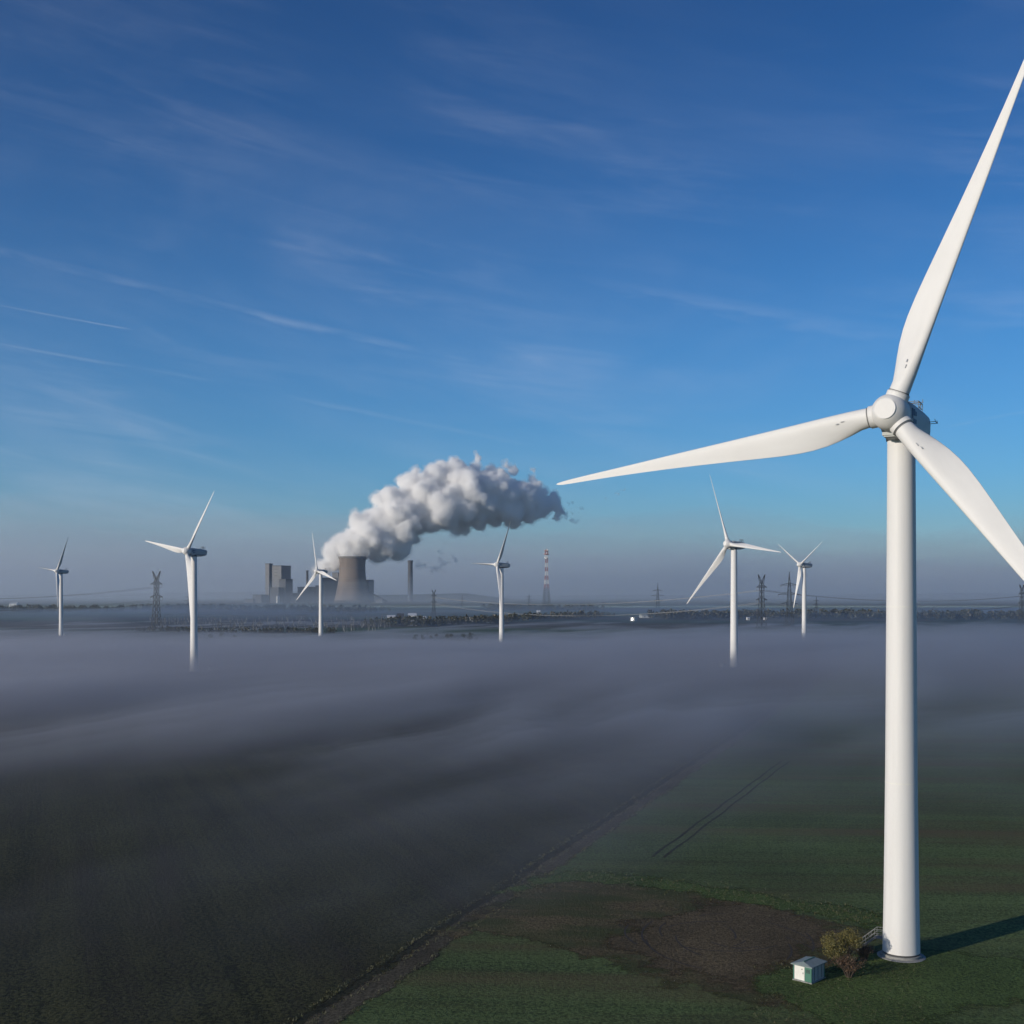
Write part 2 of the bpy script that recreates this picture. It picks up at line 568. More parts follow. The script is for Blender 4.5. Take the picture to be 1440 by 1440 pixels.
mb = MB()
a, b = Vector(ground(925, 1206)), Vector(ground(1105, 1070))
nrm = Vector((-(b - a).y, (b - a).x)).normalized()
for off in (-.95, .95):
    pts = []
    for i in range(90):
        p = a.lerp(b, i / 89) + nrm * (off + .12 * math.sin(i * .35) + random.uniform(-.05, .05))
        pts.append(p)
    ribbon(mb, pts, .5, .066)
tag(mb.build('wheel_marks', M['ditch_earth'].copy()), kind='structure')
mk = bpy.data.objects['wheel_marks'].data.materials[0]
for l in list(mk.node_tree.links):
    if l.to_socket.name == 'Alpha': mk.node_tree.links.remove(l)
mb = MB()
cxy = Vector(ground(1010, 1322))
for k in range(26):
    r = random.uniform(3.5, 15)
    c_ = cxy + Vector((random.gauss(0, 3.2), random.gauss(0, 4)))
    a0 = random.uniform(0, 6.28)
    n = 36
    sw_ = random.uniform(.5, 1.3)
    pts = [c_ + Vector((math.cos(a0 + i / n * sw_) * r * 1.1, math.sin(a0 + i / n * sw_) * r * 1.3)) for i in range(n)]
    if all(-14 < (p - cxy).x < 13 and -13 < (p - cxy).y < 14 for p in pts): ribbon(mb, pts, .22, .079)
mk = paint('wet_soil', (.036, .026, .017), .8, .4, 1.5)
tag(mb.build('tyre_marks', mk), kind='structure')

# distant ridge and the spoil heap behind the power station
mb = MB()
n, m_ = 120, 8
xs = np.linspace(-9000, 9000, n)
rings = []
hh = 24 + 13 * fbm(xs / 900, xs * 0 + 3.3, 5, 4)
hh += np.where(xs < -1200, 10, 0)
vs, fs = [], []
for j in range(m_ + 1):
    f = j / m_
    for i in range(n):
        vs.append((xs[i], 7600 + f * 1500, -1 + hh[i] * math.sin(PI * f) ** .8))
for j in range(m_):
    for i in range(n - 1):
        q = j * n + i
        fs.append((q, q + 1, q + 1 + n, q + n))
mb.add(vs, fs, True)
tag(mb.build('hills', M['farmland']), kind='structure')
mb = MB()
c = at(600, 850, 5600)
vs, fs = [], []
n, m_ = 48, 24
for j in range(m_ + 1):
    for i in range(n + 1):
        u, v = i / n * 2 - 1, j / m_ * 2 - 1
        r = max(abs(u), math.hypot(u, v * .9))
        hgt = 46 * max(0, 1 - math.hypot(u, v)) ** .75 * (1 + .12 * math.sin(5 * u + 3 * v))
        hgt = min(hgt, 30 + 4 * math.sin(3 * u))
        vs.append((c.x + u * 430, 5600 + v * 260, -1 + hgt))
for j in range(m_):
    for i in range(n):
        q = j * (n + 1) + i
        fs.append((q, q + 1, q + n + 2, q + n + 1))
mb.add(vs, fs, True)
tag(mb.build('spoil_heap', M['farmland']), kind='structure')

# ------------------------------------------------------------------ wind turbines
R0 = 44.3
OVER, TILT, CONE = 4.2, math.radians(6), math.radians(4)


def blade_mesh():
    #        r     chord  lead  thick  twist
    st = [(1.55, 2.30, 1.15, 1.00, 22), (2.6, 2.32, 1.16, 1.00, 20), (3.6, 2.45, 1.17, .86, 18), (4.9, 2.85, 1.17, .66, 16), (6.4, 3.2, 1.14, .52, 14),
          (7.9, 3.45, 1.10, .42, 12), (9.6, 3.58, 1.05, .36, 10), (11.2, 3.56, 1.0, .32, 8.5), (13.5, 3.38, .93, .28, 7), (16.2, 3.08, .86, .26, 5.5),
          (20, 2.62, .76, .24, 4), (24.5, 2.12, .66, .22, 3), (28.5, 1.7, .56, .21, 2), (32, 1.36, .46, .20, 1.2), (36, 1.02, .36, .19, .6),
          (39.5, .78, .28, .18, .2), (42, .60, .2, .17, 0), (43.4, .44, .12, .17, 0), (44.0, .28, .05, .17, 0), (44.3, .08, -.03, .2, 0)]
    n = 28
    rings = []
    for r, ch, ld, th, tw in st:
        ring = []
        for k in range(n):
            a = 2 * PI * k / n
            cx_ = (1 - math.cos(a)) / 2                     # 0 at the leading edge, 1 at the trailing edge
            circ = math.sin(a) * .5
            naca = 5 * (.2969 * math.sqrt(cx_) - .126 * cx_ - .3516 * cx_ ** 2 + .2843 * cx_ ** 3 - .1036 * cx_ ** 4)
            naca *= 1 if a < PI else -1
            bl = min(1, max(0, (th - .45) / .55))
            y = (circ * bl + naca * (1 - bl)) * th * ch
            y += (1 - bl) * .035 * ch * 4 * cx_ * (1 - cx_)   # camber towards the back
            x = ld - cx_ * ch
            tr = math.radians(tw)
            # local frame: z along the blade, x towards the leading edge, y downwind
            ring.append(Vector((x * math.cos(tr) + y * math.sin(tr), -x * math.sin(tr) + y * math.cos(tr), r)))
        rings.append(ring)
    m = MB()
    m.loft(rings, True, True)
    return m


def rounded_rings(secs, n=40, pw=4.0):
    out = []
    for y, hw, zb, zt in secs:
        ring = []
        for k in range(n):
            a = 2 * PI * k / n
            c_, s_ = math.cos(a), math.sin(a)
            c_ = math.copysign(abs(c_) ** (2 / pw), c_)
            s_ = math.copysign(abs(s_) ** (2 / pw), s_)
            ring.append(Vector((c_ * hw, y, (zb + zt) / 2 + s_ * (zt - zb) / 2)))
        out.append(ring)
    return out


# Turbine frame: origin on the ground at the tower axis, rotor axis towards local -y, hub at (0, -OVER, HUB)
HUB = 64.7


def make_turbine():
    root = empty('wind_turbine')
    b = MB()
    b.lathe([(2.82, 0), (2.80, .10), (2.70, .15), (2.34, .17)], 64, caps=False)
    b.lathe([(2.34, .17), (2.33, .46), (2.12, .48)], 64, caps=False)
    b.build('foundation', M['concrete'], root, sharp=40)
    b = MB()
    b.lathe([(2.13, .46), (2.13, .72), (2.0, .73)], 64, caps=False)
    b.build('flange_gap', M['dark_rubber'], root, sharp=40)
    b = MB()
    prof = [(2.17, .68), (2.155, 1.6), (2.10, 4), (2.02, 9), (1.93, 16), (1.875, 20.9), (1.84, 25), (1.80, 31), (1.76, 38), (1.71, 46), (1.66, 54), (1.615, 62.2)]
    fine = []
    for (r0, z0), (r1, z1) in zip(prof, prof[1:]):
        fine.append((r0, z0))
        for zz in (20.9, 42.0):
            if abs(z1 - zz) < .01:
                fine += [(r1 + .002, z1 - .12)]
    fine.append(prof[-1])
    b.lathe(fine, 72)
    tw = b.build('tower', M['turbine_white'], root, sharp=40)
    for z_, r_ in ((20.95, 1.876), (42.0, 1.738)):
        b = MB()
        b.lathe([(r_ - .02, z_ - .05), (r_ + .014, z_ - .05), (r_ + .014, z_ + .05), (r_ - .02, z_ + .05)], 72, caps=False)
        b.build('tower_seam', M['shed_white'], root, sharp=40)
    # nacelle, tilted with the rotor axis
    tilt = Matrix.Translation((0, -OVER, HUB)) @ Matrix.Rotation(TILT, 4, 'X').inverted()
    nac = MB()
    secs = [(1.45, 1.1, -1.2, 1.2), (1.55, 1.62, -1.8, 1.75), (2.0, 1.82, -2.1, 1.95), (3.2, 1.88, -2.25, 2.05), (6.0, 1.9, -2.2, 2.1), (8.5, 1.88, -1.85, 2.1),
            (10.4, 1.78, -1.3, 2.05), (11.2, 1.6, -.95, 1.95), (11.6, 1.2, -.6, 1.6), (11.7, .6, -.2, 1.2)]
    nac.loft([[tilt @ p for p in r] for r in rounded_rings(secs)], True, True)
    no = nac.build('nacelle', M['nacelle_shade_grey'], root)
    col = MB()
    col.lathe([(1.75, 61.9), (1.78, 62.3), (1.78, 62.75), (1.6, 62.9)], 48)
    col.build('yaw_collar', M['vent_dark'], no, sharp=40)
    sk = MB()                                         # open chin under the hub, grey and in shade
    sk.box(-1.15, 1.15, .6, 2.6, -2.45, -2.05, tilt)
    sk.box(-1.0, 1.0, .75, 2.5, -2.6, -2.45, tilt)
    sk.build('chin_fairing', M['shed_grey'], no)
    for sgn in (-1, 1):
        for yy, z0, z1 in ((2.15, -.2, 1.0), (2.75, .25, 1.0), (2.75, -.85, -.15), (3.45, .35, .85), (3.45, -.6, -.1)):
            vn = MB()
            xx = 1.86 if yy > 2.4 else 1.83
            vn.box(min(sgn * (xx - .1), sgn * (xx + .06)), max(sgn * (xx - .1), sgn * (xx + .06)), yy, yy + .42, z0, z1, tilt)
            vn.build('side_marking', M['logo_blue'], no)
        hl = MB()
        hl.bar(tilt @ Vector((sgn * 1.82, 4.0, -1.45)), tilt @ Vector((sgn * 1.80, 10.2, -.75)), .1, .14)
        hl.build('hull_seam', M['vent_dark'], no)
    rl = MB()
    for y0 in (8.6, 9.6, 10.4):
        for x in (-.75, .75):
            rl.bar(tilt @ Vector((x, y0, 2.0)), tilt @ Vector((x, y0, 3.45)), .07)
        rl.bar(tilt @ Vector((-.75, y0, 3.45)), tilt @ Vector((.75, y0, 3.45)), .08)
    for x in (-.75, .75):
        for z in (2.75, 3.45):
            rl.bar(tilt @ Vector((x, 8.6, z)), tilt @ Vector((x, 10.4, z)), .07)
        rl.bar(tilt @ Vector((x, 8.6, 2.1)), tilt @ Vector((x, 9.6, 3.45)), .05)
    for x in (-1.0, 0, 1.0):
        rl.bar(tilt @ Vector((x, 9.5, 3.4)), tilt @ Vector((x, 9.5, 3.85)), .06)
    rl.bar(tilt @ Vector((-1.1, 9.5, 3.5)), tilt @ Vector((1.1, 9.5, 3.5)), .06)
    rl.build('sensor_rail', M['grey_steel'], no)
    hp = MB()
    hp.box(-.55, .55, 6.6, 8.0, 2.05, 2.32, tilt)
    hp.build('roof_hatch', M['blade_white'], no)
    lp = MB()
    pts = [Vector((1.75, 9.8, 1.0)), Vector((2.55, 9.8, 1.0)), Vector((2.55, 10.8, 1.0)), Vector((1.7, 10.8, 1.0))]
    for p_, q_ in zip(pts, pts[1:]): lp.bar(tilt @ p_, tilt @ q_, .07)
    for p_ in pts[1:3]: lp.bar(tilt @ p_, tilt @ (p_ + Vector((-.1, 0, .35))), .06)
    lp.build('side_rail', M['grey_steel'], no)
    # hub
    hb = MB()
    prof = [(1.12, -2.30), (1.27, -2.28), (1.36, -2.2), (1.72, -1.75), (2.0, -1.2), (2.12, -.6), (2.14, 0), (2.1, .6), (1.98, 1.1), (1.8, 1.38), (1.3, 1.42)]
    toax = tilt @ Matrix.Rotation(-PI / 2, 4, 'X')     # lathe z -> rotor axis (+z = downwind +y)
    hb.lathe(prof, 56, toax)
    hub = hb.build('hub', M['turbine_white'], root, sharp=35)
    cp = MB()
    cp.lathe([(1.22, -2.28), (1.24, -2.42), (1.20, -2.47), (.7, -2.51), (.05, -2.53)], 48, toax)
    cp.build('spinner_cap', M['blade_white'], hub, sharp=35)
    return root


def add_rotor(root, theta, first=None, scale=1.0, pitch=0.0):
    """three blades as children; the rotor angle is baked into each blade's own rotation"""
    tilt = Matrix.Translation((0, -OVER, HUB)) @ Matrix.Rotation(TILT, 4, 'X').inverted()
    hub = [c for c in root.children if c.name.startswith('hub')][0]
    out = []
    for k in range(3):
        # seen from the front (from -y) angle theta counter-clockwise from the +x side: local axis = (cos, 0, sin)
        g = theta + k * 2 * PI / 3
        ax = Vector((math.cos(g), 0, math.sin(g)))
        up = Vector((0, -1, 0))
        z = (ax * math.cos(CONE) + up * math.sin(CONE)).normalized()
        lead = Vector((math.sin(g), 0, -math.cos(g)))  # clockwise rotation seen from the front
        y = z.cross(lead).normalized()
        if y.y < 0: y = -y
        x = y.cross(z).normalized()
        if x.dot(lead) < 0: x = -x
        m = Matrix((x, y, z)).transposed().to_4x4()
        M4 = tilt @ m @ Matrix.Rotation(-pitch, 4, 'Z')
        if first is None and k == 0:
            b = blade_mesh().build('blade', M['blade_white'], root)
            rb = MB()
            rb.lathe([(1.17, 2.52), (1.21, 2.52), (1.21, 2.62), (1.17, 2.62)], 48, caps=False)
            rb.build('root_seal', M['seal_grey'], b, sharp=40)
            rc = MB()
            rc.lathe([(1.2, 1.0), (1.34, 1.0), (1.34, 2.42), (1.28, 2.46), (1.17, 2.46)], 48, caps=False)
            rc.build('root_collar', M['turbine_white'], b, sharp=40)
            for (zz, xx, l_) in ((5.3, .18, .42), (6.0, .04, .34)):
                tr = math.radians(15.5)
                mk = MB()
                mk.box(xx - .045, xx + .045, -.0, .06, zz, zz + l_, Matrix.Rotation(-tr, 4, 'Z') @ Matrix.Translation((0, -.93, 0)))
                mk.build('serial_mark', M['dark_mark'], b)
        else:
            src = first if first is not None else out[0]
            b = copy_tree(src, root)
        b.matrix_basis = M4 @ Matrix.Diagonal((scale, scale, scale, 1))
        b.parent = root
        out.append(b)
    return out


#        hub px      tower base px   A     theta   blade scale  label
TURB = [((1253, 581), 1345.0, 33.7, 68.8, 1.0, 'huge white wind turbine in the near green field beside a small shed'),
        ((263, 775), 945, 42.8, 50.7, .895, 'white wind turbine rising from thick fog right of a horned pylon, one blade hanging down'),
        ((1024, 765), 939, 55.6, 111.8, .92, 'tall foggy wind turbine just right of the huge blade tip'),
        ((699, 794), 905, 60.9, 57.7, .94, 'white wind turbine standing in fog just left of the red and white lattice mast'),
        ((446, 803), 895, 47.4, 105.8, .93, 'white wind turbine standing in front of the cooling tower and substation'),
        ((80, 803), 895, 45.0, 54.0, .92, 'small hazy wind turbine farthest from the huge turbine, a kiosk at its foot'),
        ((1125, 794), 902, 68.0, 29.6, .84, 'small white wind turbine with two blades raised beside the pylons')]
PITCH = (0, 8, 36, 68, 14, 68, 28)
proto = make_turbine()
pb = None
for i, (hub, yb, A, th, bs, lab) in enumerate(TURB):
    A, th = math.radians(A), math.radians(th)
    D = F * HC / (yb - YH)
    Dh = D - OVER * math.cos(A)
    hx = (hub[0] - CX) / F * Dh
    hz = HC + (YH - hub[1]) / F * Dh
    o = proto if i == 0 else copy_tree(body)
    if i == 0:
        body = copy_tree(proto)                    # bladeless master for the copies, removed below
        pb = add_rotor(o, th, None, bs)[0]
    else:
        add_rotor(o, th, pb, bs, math.radians(PITCH[i]))
    s = hz / HUB
    o.location = (hx + OVER * math.sin(A) * s, Dh + OVER * math.cos(A) * s, 0)
    o.rotation_euler = (0, 0, -A)
    o.scale = (s, s, s)
    tag(o, lab, 'wind turbine', 'wind turbines')
big = proto


def drop(o):
    for c in list(o.children): drop(c)
    bpy.data.objects.remove(o)


drop(body)

# stairs of the near turbine: parts of it, built in its frame
bl = big.location
inv = Matrix.LocRotScale(big.location, big.rotation_euler, big.scale).inverted()
sd = Vector((-.86, .50, 0)).normalized()            # down the stairs, away from the tower
sw = Vector((sd.y, -sd.x, 0))
p0 = Vector((bl.x, bl.y, 0)) + sd * 2.0


def S(a, b, z): return inv @ (p0 + sd * a + sw * b + Vector((0, 0, z)))


mb = MB()
for b in (-.55, .55):
    mb.bar(S(0, b, 1.95), S(1.0, b, 1.95), .08, .18)
    mb.bar(S(1.0, b, 1.95), S(3.1, b, .12), .08, .2)
stairs = mb.build('stairs', M['grey_steel'], big)
mb = MB()
mb.add([S(0, -.55, 1.98), S(1.0, -.55, 1.98), S(1.0, .55, 1.98), S(0, .55, 1.98)], [(0, 1, 2, 3)])
for k in range(8):
    f = (k + .5) / 8
    a_, z_ = 1.0 + f * 2.1, 1.95 - f * 1.83
    vs = [S(a_ - .13, -.55, z_), S(a_ + .13, -.55, z_), S(a_ + .13, .55, z_), S(a_ - .13, .55, z_)]
    vs += [S(a_ - .13, -.55, z_ - .05), S(a_ + .13, -.55, z_ - .05), S(a_ + .13, .55, z_ - .05), S(a_ - .13, .55, z_ - .05)]
    mb.add(vs, [(0, 1, 2, 3), (7, 6, 5, 4), (0, 4, 5, 1), (1, 5, 6, 2), (2, 6, 7, 3), (3, 7, 4, 0)])
mb.build('tread', M['grey_steel'], stairs)
for b in (-.57, .57):
    mb = MB()
    for hz in (.55, 1.05):
        mb.bar(S(.1, b, 1.95 + hz), S(1.0, b, 1.95 + hz), .055)
        mb.bar(S(1.0, b, 1.95 + hz), S(3.1, b, .12 + hz), .055)
    for a_, z_ in ((.1, 1.95), (1.0, 1.95), (1.7, 1.34), (2.4, .73), (3.1, .12)):
        mb.bar(S(a_, b, z_), S(a_, b, z_ + 1.07), .055)
    mb.build('railing', M['grey_steel'], stairs)


# ------------------------------------------------------------------ transformer shed (and the kiosks by the far towers)
def make_shed(lab):
    gx0, gy0 = ground(1141, 1385)
    e1 = Vector((-1.6, 1.5, 0)).normalized()          # along the lit front, to the left
    root = empty('transformer_shed', (gx0, gy0, .08), math.atan2(e1.y, e1.x))
    # local frame: x along the lit front (0..L1), y along the shaded side towards -y (because the front faces +y)
    L1, L2, Hs = 2.25, 3.0, 1.78
    b = MB()
    b.box(-.08, L1 + .08, -L2 - .08, .08, -.1, .12)
    b.build('plinth', M['concrete'], root)
    b = MB()
    b.box(.03, L1 - .03, -L2 + .03, -.03, .12, Hs)
    b.build('wall', M['shed_grey'], root)
    b = MB()
    b.box(.86, 2.1, -.028, .014, .2, Hs - .08)
    d = b.build('door', M['shed_white'], root)
    b = MB()
    b.box(1.0, 1.05, .016, .06, .9, 1.08)
    b.build('handle', M['vent_dark'], d)
    b = MB()
    b.box(1.1, 1.22, .016, .022, 1.35, 1.47)
    b.build('warning_plate', M['leaf_olive'], d)
    b = MB()
    b.box(.0, .82, -.028, .018, .14, Hs - .04)
    d = b.build('door', M['shed_green'], root)
    b = MB()
    for k in range(6): b.box(.15, .66, .02, .035, 1.12 + k * .07, 1.16 + k * .07)
    b.build('louvre', M['vent_dark'], d)
    for x, y in ((L1 - .1, -.1), (-.02, -L2), (L1 - .1, -L2), (-.02, -.1)):
        b = MB()
        b.box(x, x + .12, y, y + .12, .12, Hs)
        b.build('corner_post', M['shed_green'], root)
    for k in range(1, 4):
        b = MB()
        y = -L2 * k / 4
        b.box(-.004, .03, y - .02, y + .02, .2, Hs - .1)
        b.build('panel_joint', M['vent_dark'], root)
    b = MB()
    o_ = .22
    x0, x1, y0, y1 = -o_, L1 + o_, -L2 - o_, o_
    zr = Hs + .42
    xm = L1 / 2
    vs = [(x0, y0, Hs), (x1, y0, Hs), (x1, y1, Hs), (x0, y1, Hs), (x0, y0, Hs + .1), (x1, y0, Hs + .1), (x1, y1, Hs + .1), (x0, y1, Hs + .1), (xm, y0 + .5, zr), (xm, y1 - .5, zr)]
    b.add(vs, [(3, 2, 1, 0), (0, 1, 5, 4), (1, 2, 6, 5), (2, 3, 7, 6), (3, 0, 4, 7), (4, 5, 8), (5, 6, 9, 8), (6, 7, 9), (7, 4, 8, 9)])
    rf = b.build('roof', M['shed_roof'], root)
    b = MB()
    b.bar((xm, y0 + .5, zr + .02), (xm, y1 - .5, zr + .02), .12, .05)
    b.build('ridge_cap', M['shed_green'], rf)
    tag(root, lab, 'shed')
    return root


shed = make_shed('small shed with white and green doors and grey roof left of the huge turbine foot')
for px, py, lab in ((91, 894, 'tiny white kiosk at the foot of the hazy turbine at the far left edge'),
                    (688, 904, 'tiny kiosk in fog by the turbine left of the red and white mast'),
                    (1017, 938, 'tiny kiosk in fog at the foot of the tall foggy turbine'),
                    (296, 943, 'faint kiosk in thick fog at the foot of the turbine beside the horned pylon')):
    s = copy_tree(shed)
    x, y = ground(px, py)
    s.location = (x, y, 0)
    tag(s, lab, 'shed')


# ------------------------------------------------------------------ bushes at the turbine foot
def leaf_cloud(mb, c, rad, n, size, squash=1.0, hollow=.35, lumps=7, up=.3):
    cs = []
    for k in range(lumps):
        a, z = random.uniform(0, 2 * PI), random.uniform(-.55, .8)
        r = math.sqrt(max(0, 1 - z * z)) * random.uniform(.35, .68)
        cs.append((Vector((math.cos(a) * r, math.sin(a) * r, z * .62)), random.uniform(.32, .52)))
    for k in range(n):
        cc, rr = random.choice(cs)
        d = Vector((random.gauss(0, 1), random.gauss(0, 1), random.gauss(0, 1))).normalized()
        p = cc + d * rr * (hollow + (1 - hollow) * random.random() ** .5)
        p = Vector((c[0] + p.x * rad[0], c[1] + p.y * rad[1], c[2] + p.z * rad[2]))
        s = size * random.uniform(.6, 1.35)
        q = Vector((random.gauss(0, 1), random.gauss(0, 1), random.gauss(0, 1) + up)).normalized()
        u = q.orthogonal().normalized()
        v = q.cross(u)
        mb.add([p - u * s, p + v * s * .6, p + u * s, p - v * s * .6], [(0, 1, 2, 3)])


def make_bush(name, px, py, hgt, rad, mat, lab, n, size, twigs=26):
    x, y = ground(px, py)
    root = empty(name, (x, y, .05))
    mb = MB()
    for k in range(twigs):
        a = random.uniform(0, 2 * PI)
        tip = Vector((math.cos(a) * rad[0] * random.uniform(.3, .95), math.sin(a) * rad[1] * random.uniform(.3, .95), hgt * random.uniform(.6, 1.0)))
        b0 = Vector((math.cos(a) * .25, math.sin(a) * .25, -.05))
        mid = b0.lerp(tip, .5) + Vector((random.uniform(-.2, .2), random.uniform(-.2, .2), .25))
        mb.tube([b0, b0.lerp(mid, .5) + Vector((0, 0, .1)), mid, tip], [.06, .045, .03, .008], 5)
        for j in range(4):
            q = mid.lerp(tip, random.random())
            e = q + Vector((random.uniform(-.6, .6), random.uniform(-.6, .6), random.uniform(.1, .6)))
            mb.tube([q, e], [.016, .005], 4)
    mb.build('twigs', M['bark'], root)
    mb = MB()
    leaf_cloud(mb, (0, 0, hgt * .52), (rad[0] * 1.12, rad[1] * 1.12, hgt * .56), n, size)
    mb.build('foliage', mat, root)
    tag(root, lab, 'bush')
    return root


make_bush('autumn_bush', 1185, 1358, 4.1, (2.6, 2.1), M['leaf_olive'], 'bush with yellowing olive leaves between the small shed and the huge turbine', 6500, .075)
make_bush('brown_bush', 1194, 1375, 2.4, (2.2, 1.5), M['leaf_brown'], 'low brown nearly leafless bush right of the small shed in front of the yellowing bush', 1300, .065, 40)
make_bush('brown_bush', 1215, 1352, 2.1, (1.4, 1.2), M['leaf_brown'], 'sparse brown bush at the bottom of the metal stairs of the huge turbine', 500, .075, 30)


# ------------------------------------------------------------------ pylons
def lattice(mb, hts, hw, w_):
    """square tapering lattice: hts heights, hw half widths"""
    for i in range(len(hts) - 1):
        z0, z1, a0, a1 = hts[i], hts[i + 1], hw[i], hw[i + 1]
        c0 = [Vector((sx_ * a0, sy_ * a0, z0)) for sx_, sy_ in ((-1, -1), (1, -1), (1, 1), (-1, 1))]
        c1 = [Vector((sx_ * a1, sy_ * a1, z1)) for sx_, sy_ in ((-1, -1), (1, -1), (1, 1), (-1, 1))]
        for k in range(4):
            mb.bar(c0[k], c1[k], w_)
            n_ = (k + 1) % 4
            mb.bar(c0[k], c1[n_], w_ * .6)
            mb.bar(c0[n_], c1[k], w_ * .6)
            mb.bar(c1[k], c1[n_], w_ * .55)


def cross_arm(mb, z, half, hw, w_, drop_=2.4):
    for s in (-1, 1):
        tip = Vector((s * half, 0, z))
        for y in (-hw, hw):
            mb.bar((s * hw, y, z), tip, w_)
            mb.bar((s * hw, y, z + drop_), tip, w_ * .8)
        for k in range(1, 5):
            f = k / 5
            x = s * (hw + (half - hw) * f)
            mb.bar((x, -hw * (1 - f), z), (x, hw * (1 - f), z), w_ * .6)
            mb.bar((x, 0, z), (x, 0, z + drop_ * (1 - f)), w_ * .6)


def insul(mb, z, xs_, ln=3.2):
    for x in xs_:
        for s in (-1, 1):
            mb.tube([(s * x, 0, z), (s * x, 0, z - ln)], .16, 6)


def horned_pylon():
    root = empty('power_pylon')
    W = .32
    b = MB()
    lattice(b, [0, 7, 14, 21, 28, 34, 40, 46, 52], [4.4, 3.7, 3.1, 2.7, 2.4, 2.1, 1.9, 1.8, 1.7], W)
    b.build('lattice_body', M['pylon_steel'], root)
    for z, half in ((34, 8.0), (48, 7.2)):
        b = MB(); cross_arm(b, z, half, 1.9, W * 1.1)
        ca = b.build('cross_arm', M['pylon_steel'], root)
        b = MB(); insul(b, z, (half * .55, half - .4))
        b.build('insulator', M['insulator'], ca)
    for s in (-1, 1):
        b = MB()
        for y in (-1.2, 1.2):
            b.bar((-s * 1.0, y, 52), (s * 4.8, y * .3, 62), W * 1.2)
            b.bar((s * 1.7, y, 52), (s * 4.8, y * .3, 62), W * 1.2)
        for k in range(4):
            f = (k + .5) / 4
            b.bar((s * (-1 + 5.8 * f), 0, 52 + 10 * f), (s * (1.7 + 3.1 * f), 0, 52 + 10 * f), W * .7)
        b.build('horn', M['pylon_steel'], root)
    return root


def spiked_pylon():
    root = empty('power_pylon')
    W = .32
    b = MB()
    lattice(b, [0, 7, 14, 21, 28, 34, 40, 46, 54], [4.6, 4.0, 3.4, 2.9, 2.4, 2.1, 1.8, 1.5, .9], W)
    b.build('lattice_body', M['pylon_steel'], root)
    b = MB()
    lattice(b, [54, 60, 66], [.9, .5, .15], W * .7)
    b.build('spike', M['pylon_steel'], root)
    for z, half in ((28, 10.5), (39, 14), (50, 11)):
        b = MB(); cross_arm(b, z, half, 1.7, W * 1.15)
        ca = b.build('cross_arm', M['pylon_steel'], root)
        b = MB(); insul(b, z, (half * .5, half - .4))
        b.build('insulator', M['insulator'], ca)
    return root


HP, SP = horned_pylon(), spiked_pylon()
PYL = {}
for key, src, px, D, topy, rz, lab in (
        ('p_right', HP, 1071, 1330, 808, .5, 'X headed horned pylon between the tall foggy turbine and the three arm pylon'),
        ('p_left', HP, 220, 1390, 803, -.3, 'horned lattice pylon left of the turbine that rises from thick fog'),
        ('p_mid', HP, 610, 1980, 829, .45, 'horned lattice pylon above the white halls right of the cooling tower'),
        ('p_edge', HP, 1437, 1500, 822, .5, 'horned lattice pylon at the right edge behind the lowest huge blade'),
        ('p_three', SP, 1110, 1450, 804, .1, 'three arm pylon with a spike beside the small turbine with raised blades'),
        ('p_faint', SP, 925, 2300, 820, .1, 'faint spiked pylon left of the tall turbine and right of the glint'),
        ('p_thin', SP, 744, 2900, 834, .2, 'tiny spiked pylon just left of the red and white mast'),
        ('p_far', SP, 650, 2700, 836, .1, 'tiny hazy spiked pylon right of the horned pylon by the white halls'),
        ('p_haze', SP, 265, 2300, 832, .2, 'hazy thin pylon half hidden behind the turbine that rises from thick fog'),
        ('p_low', SP, 1148, 2050, 838, .3, 'low hazy pylon right of the small turbine with raised blades')):
    o = copy_tree(src)
    z = HC + (YH - topy) / F * D
    s = z / (62 if src is HP else 66)
    x = (px - CX) / F * D
    o.location = (x, D, 0)
    o.rotation_euler = (0, 0, rz)
    o.scale = (s, s, s)
    PYL[key] = (o, s)
    tag(o, lab, 'pylon', 'power pylons')
drop(HP); drop(SP)


def arm_point(key, side, z, half):
    o, s = PYL[key]
    c, sn = math.cos(o.rotation_euler.z), math.sin(o.rotation_euler.z)
    p = Vector((side * half, 0, z)) * s
    return Vector((o.location.x + c * p.x, o.location.y + sn * p.x, p.z))


def cable(p, q, sag, lab, grp, r=.085):
    mb = MB()
    pts = []
    for i in range(41):
        f = i / 40
        v = p.lerp(q, f)
        v.z -= sag * 4 * f * (1 - f)
        pts.append(v)
    mb.tube(pts, r, 5)
    o = mb.build('power_cable', M['cable'])
    # origin at the first hanging point
    o.data.transform(Matrix.Translation(-p)); o.location = p
    tag(o, lab, 'cable', grp)
    return o


spans = []
for z, half, nm in ((34, 7.6, 'lower'), (48, 6.8, 'upper')):
    for side in (-1, 1):
        for hh_ in (half, half * .57):
            zz = z - 3.2
            cable(arm_point('p_mid', side, zz, hh_), arm_point('p_right', side, zz, hh_), 17 if z == 34 else 14,
                  '%s cables hanging between the pylon above the white halls and the X headed pylon' % nm, '%s cables of the middle span' % nm)
            cable(arm_point('p_right', side, zz, hh_), arm_point('p_edge', side, zz, hh_), 10 if z == 34 else 9,
                  '%s cables running from the X headed pylon behind the huge tower' % nm, '%s cables of the span behind the huge tower' % nm)
    for side in (-1, 1):
        hh_ = half
        zz = z - 3.2
        q = at(-160, 838 if z == 48 else 853, 1900)
        cable(arm_point('p_left', side, zz, hh_), q + Vector((side * 6, 0, 0)), 9, '%s dark cables running left from the horned pylon in the haze' % nm, '%s cables of the left span' % nm, .11).data.materials[0] = M['pylon_steel']
    if z == 34:
        for side in (-1, 1):
            q = at(180, 866, 1750) + Vector((0, side * 8, 0))
            cable(arm_point('p_mid', side, z - 3.2, half), q, 6, 'pale cable stretched low across the substation yard', 'low cables over the substation')


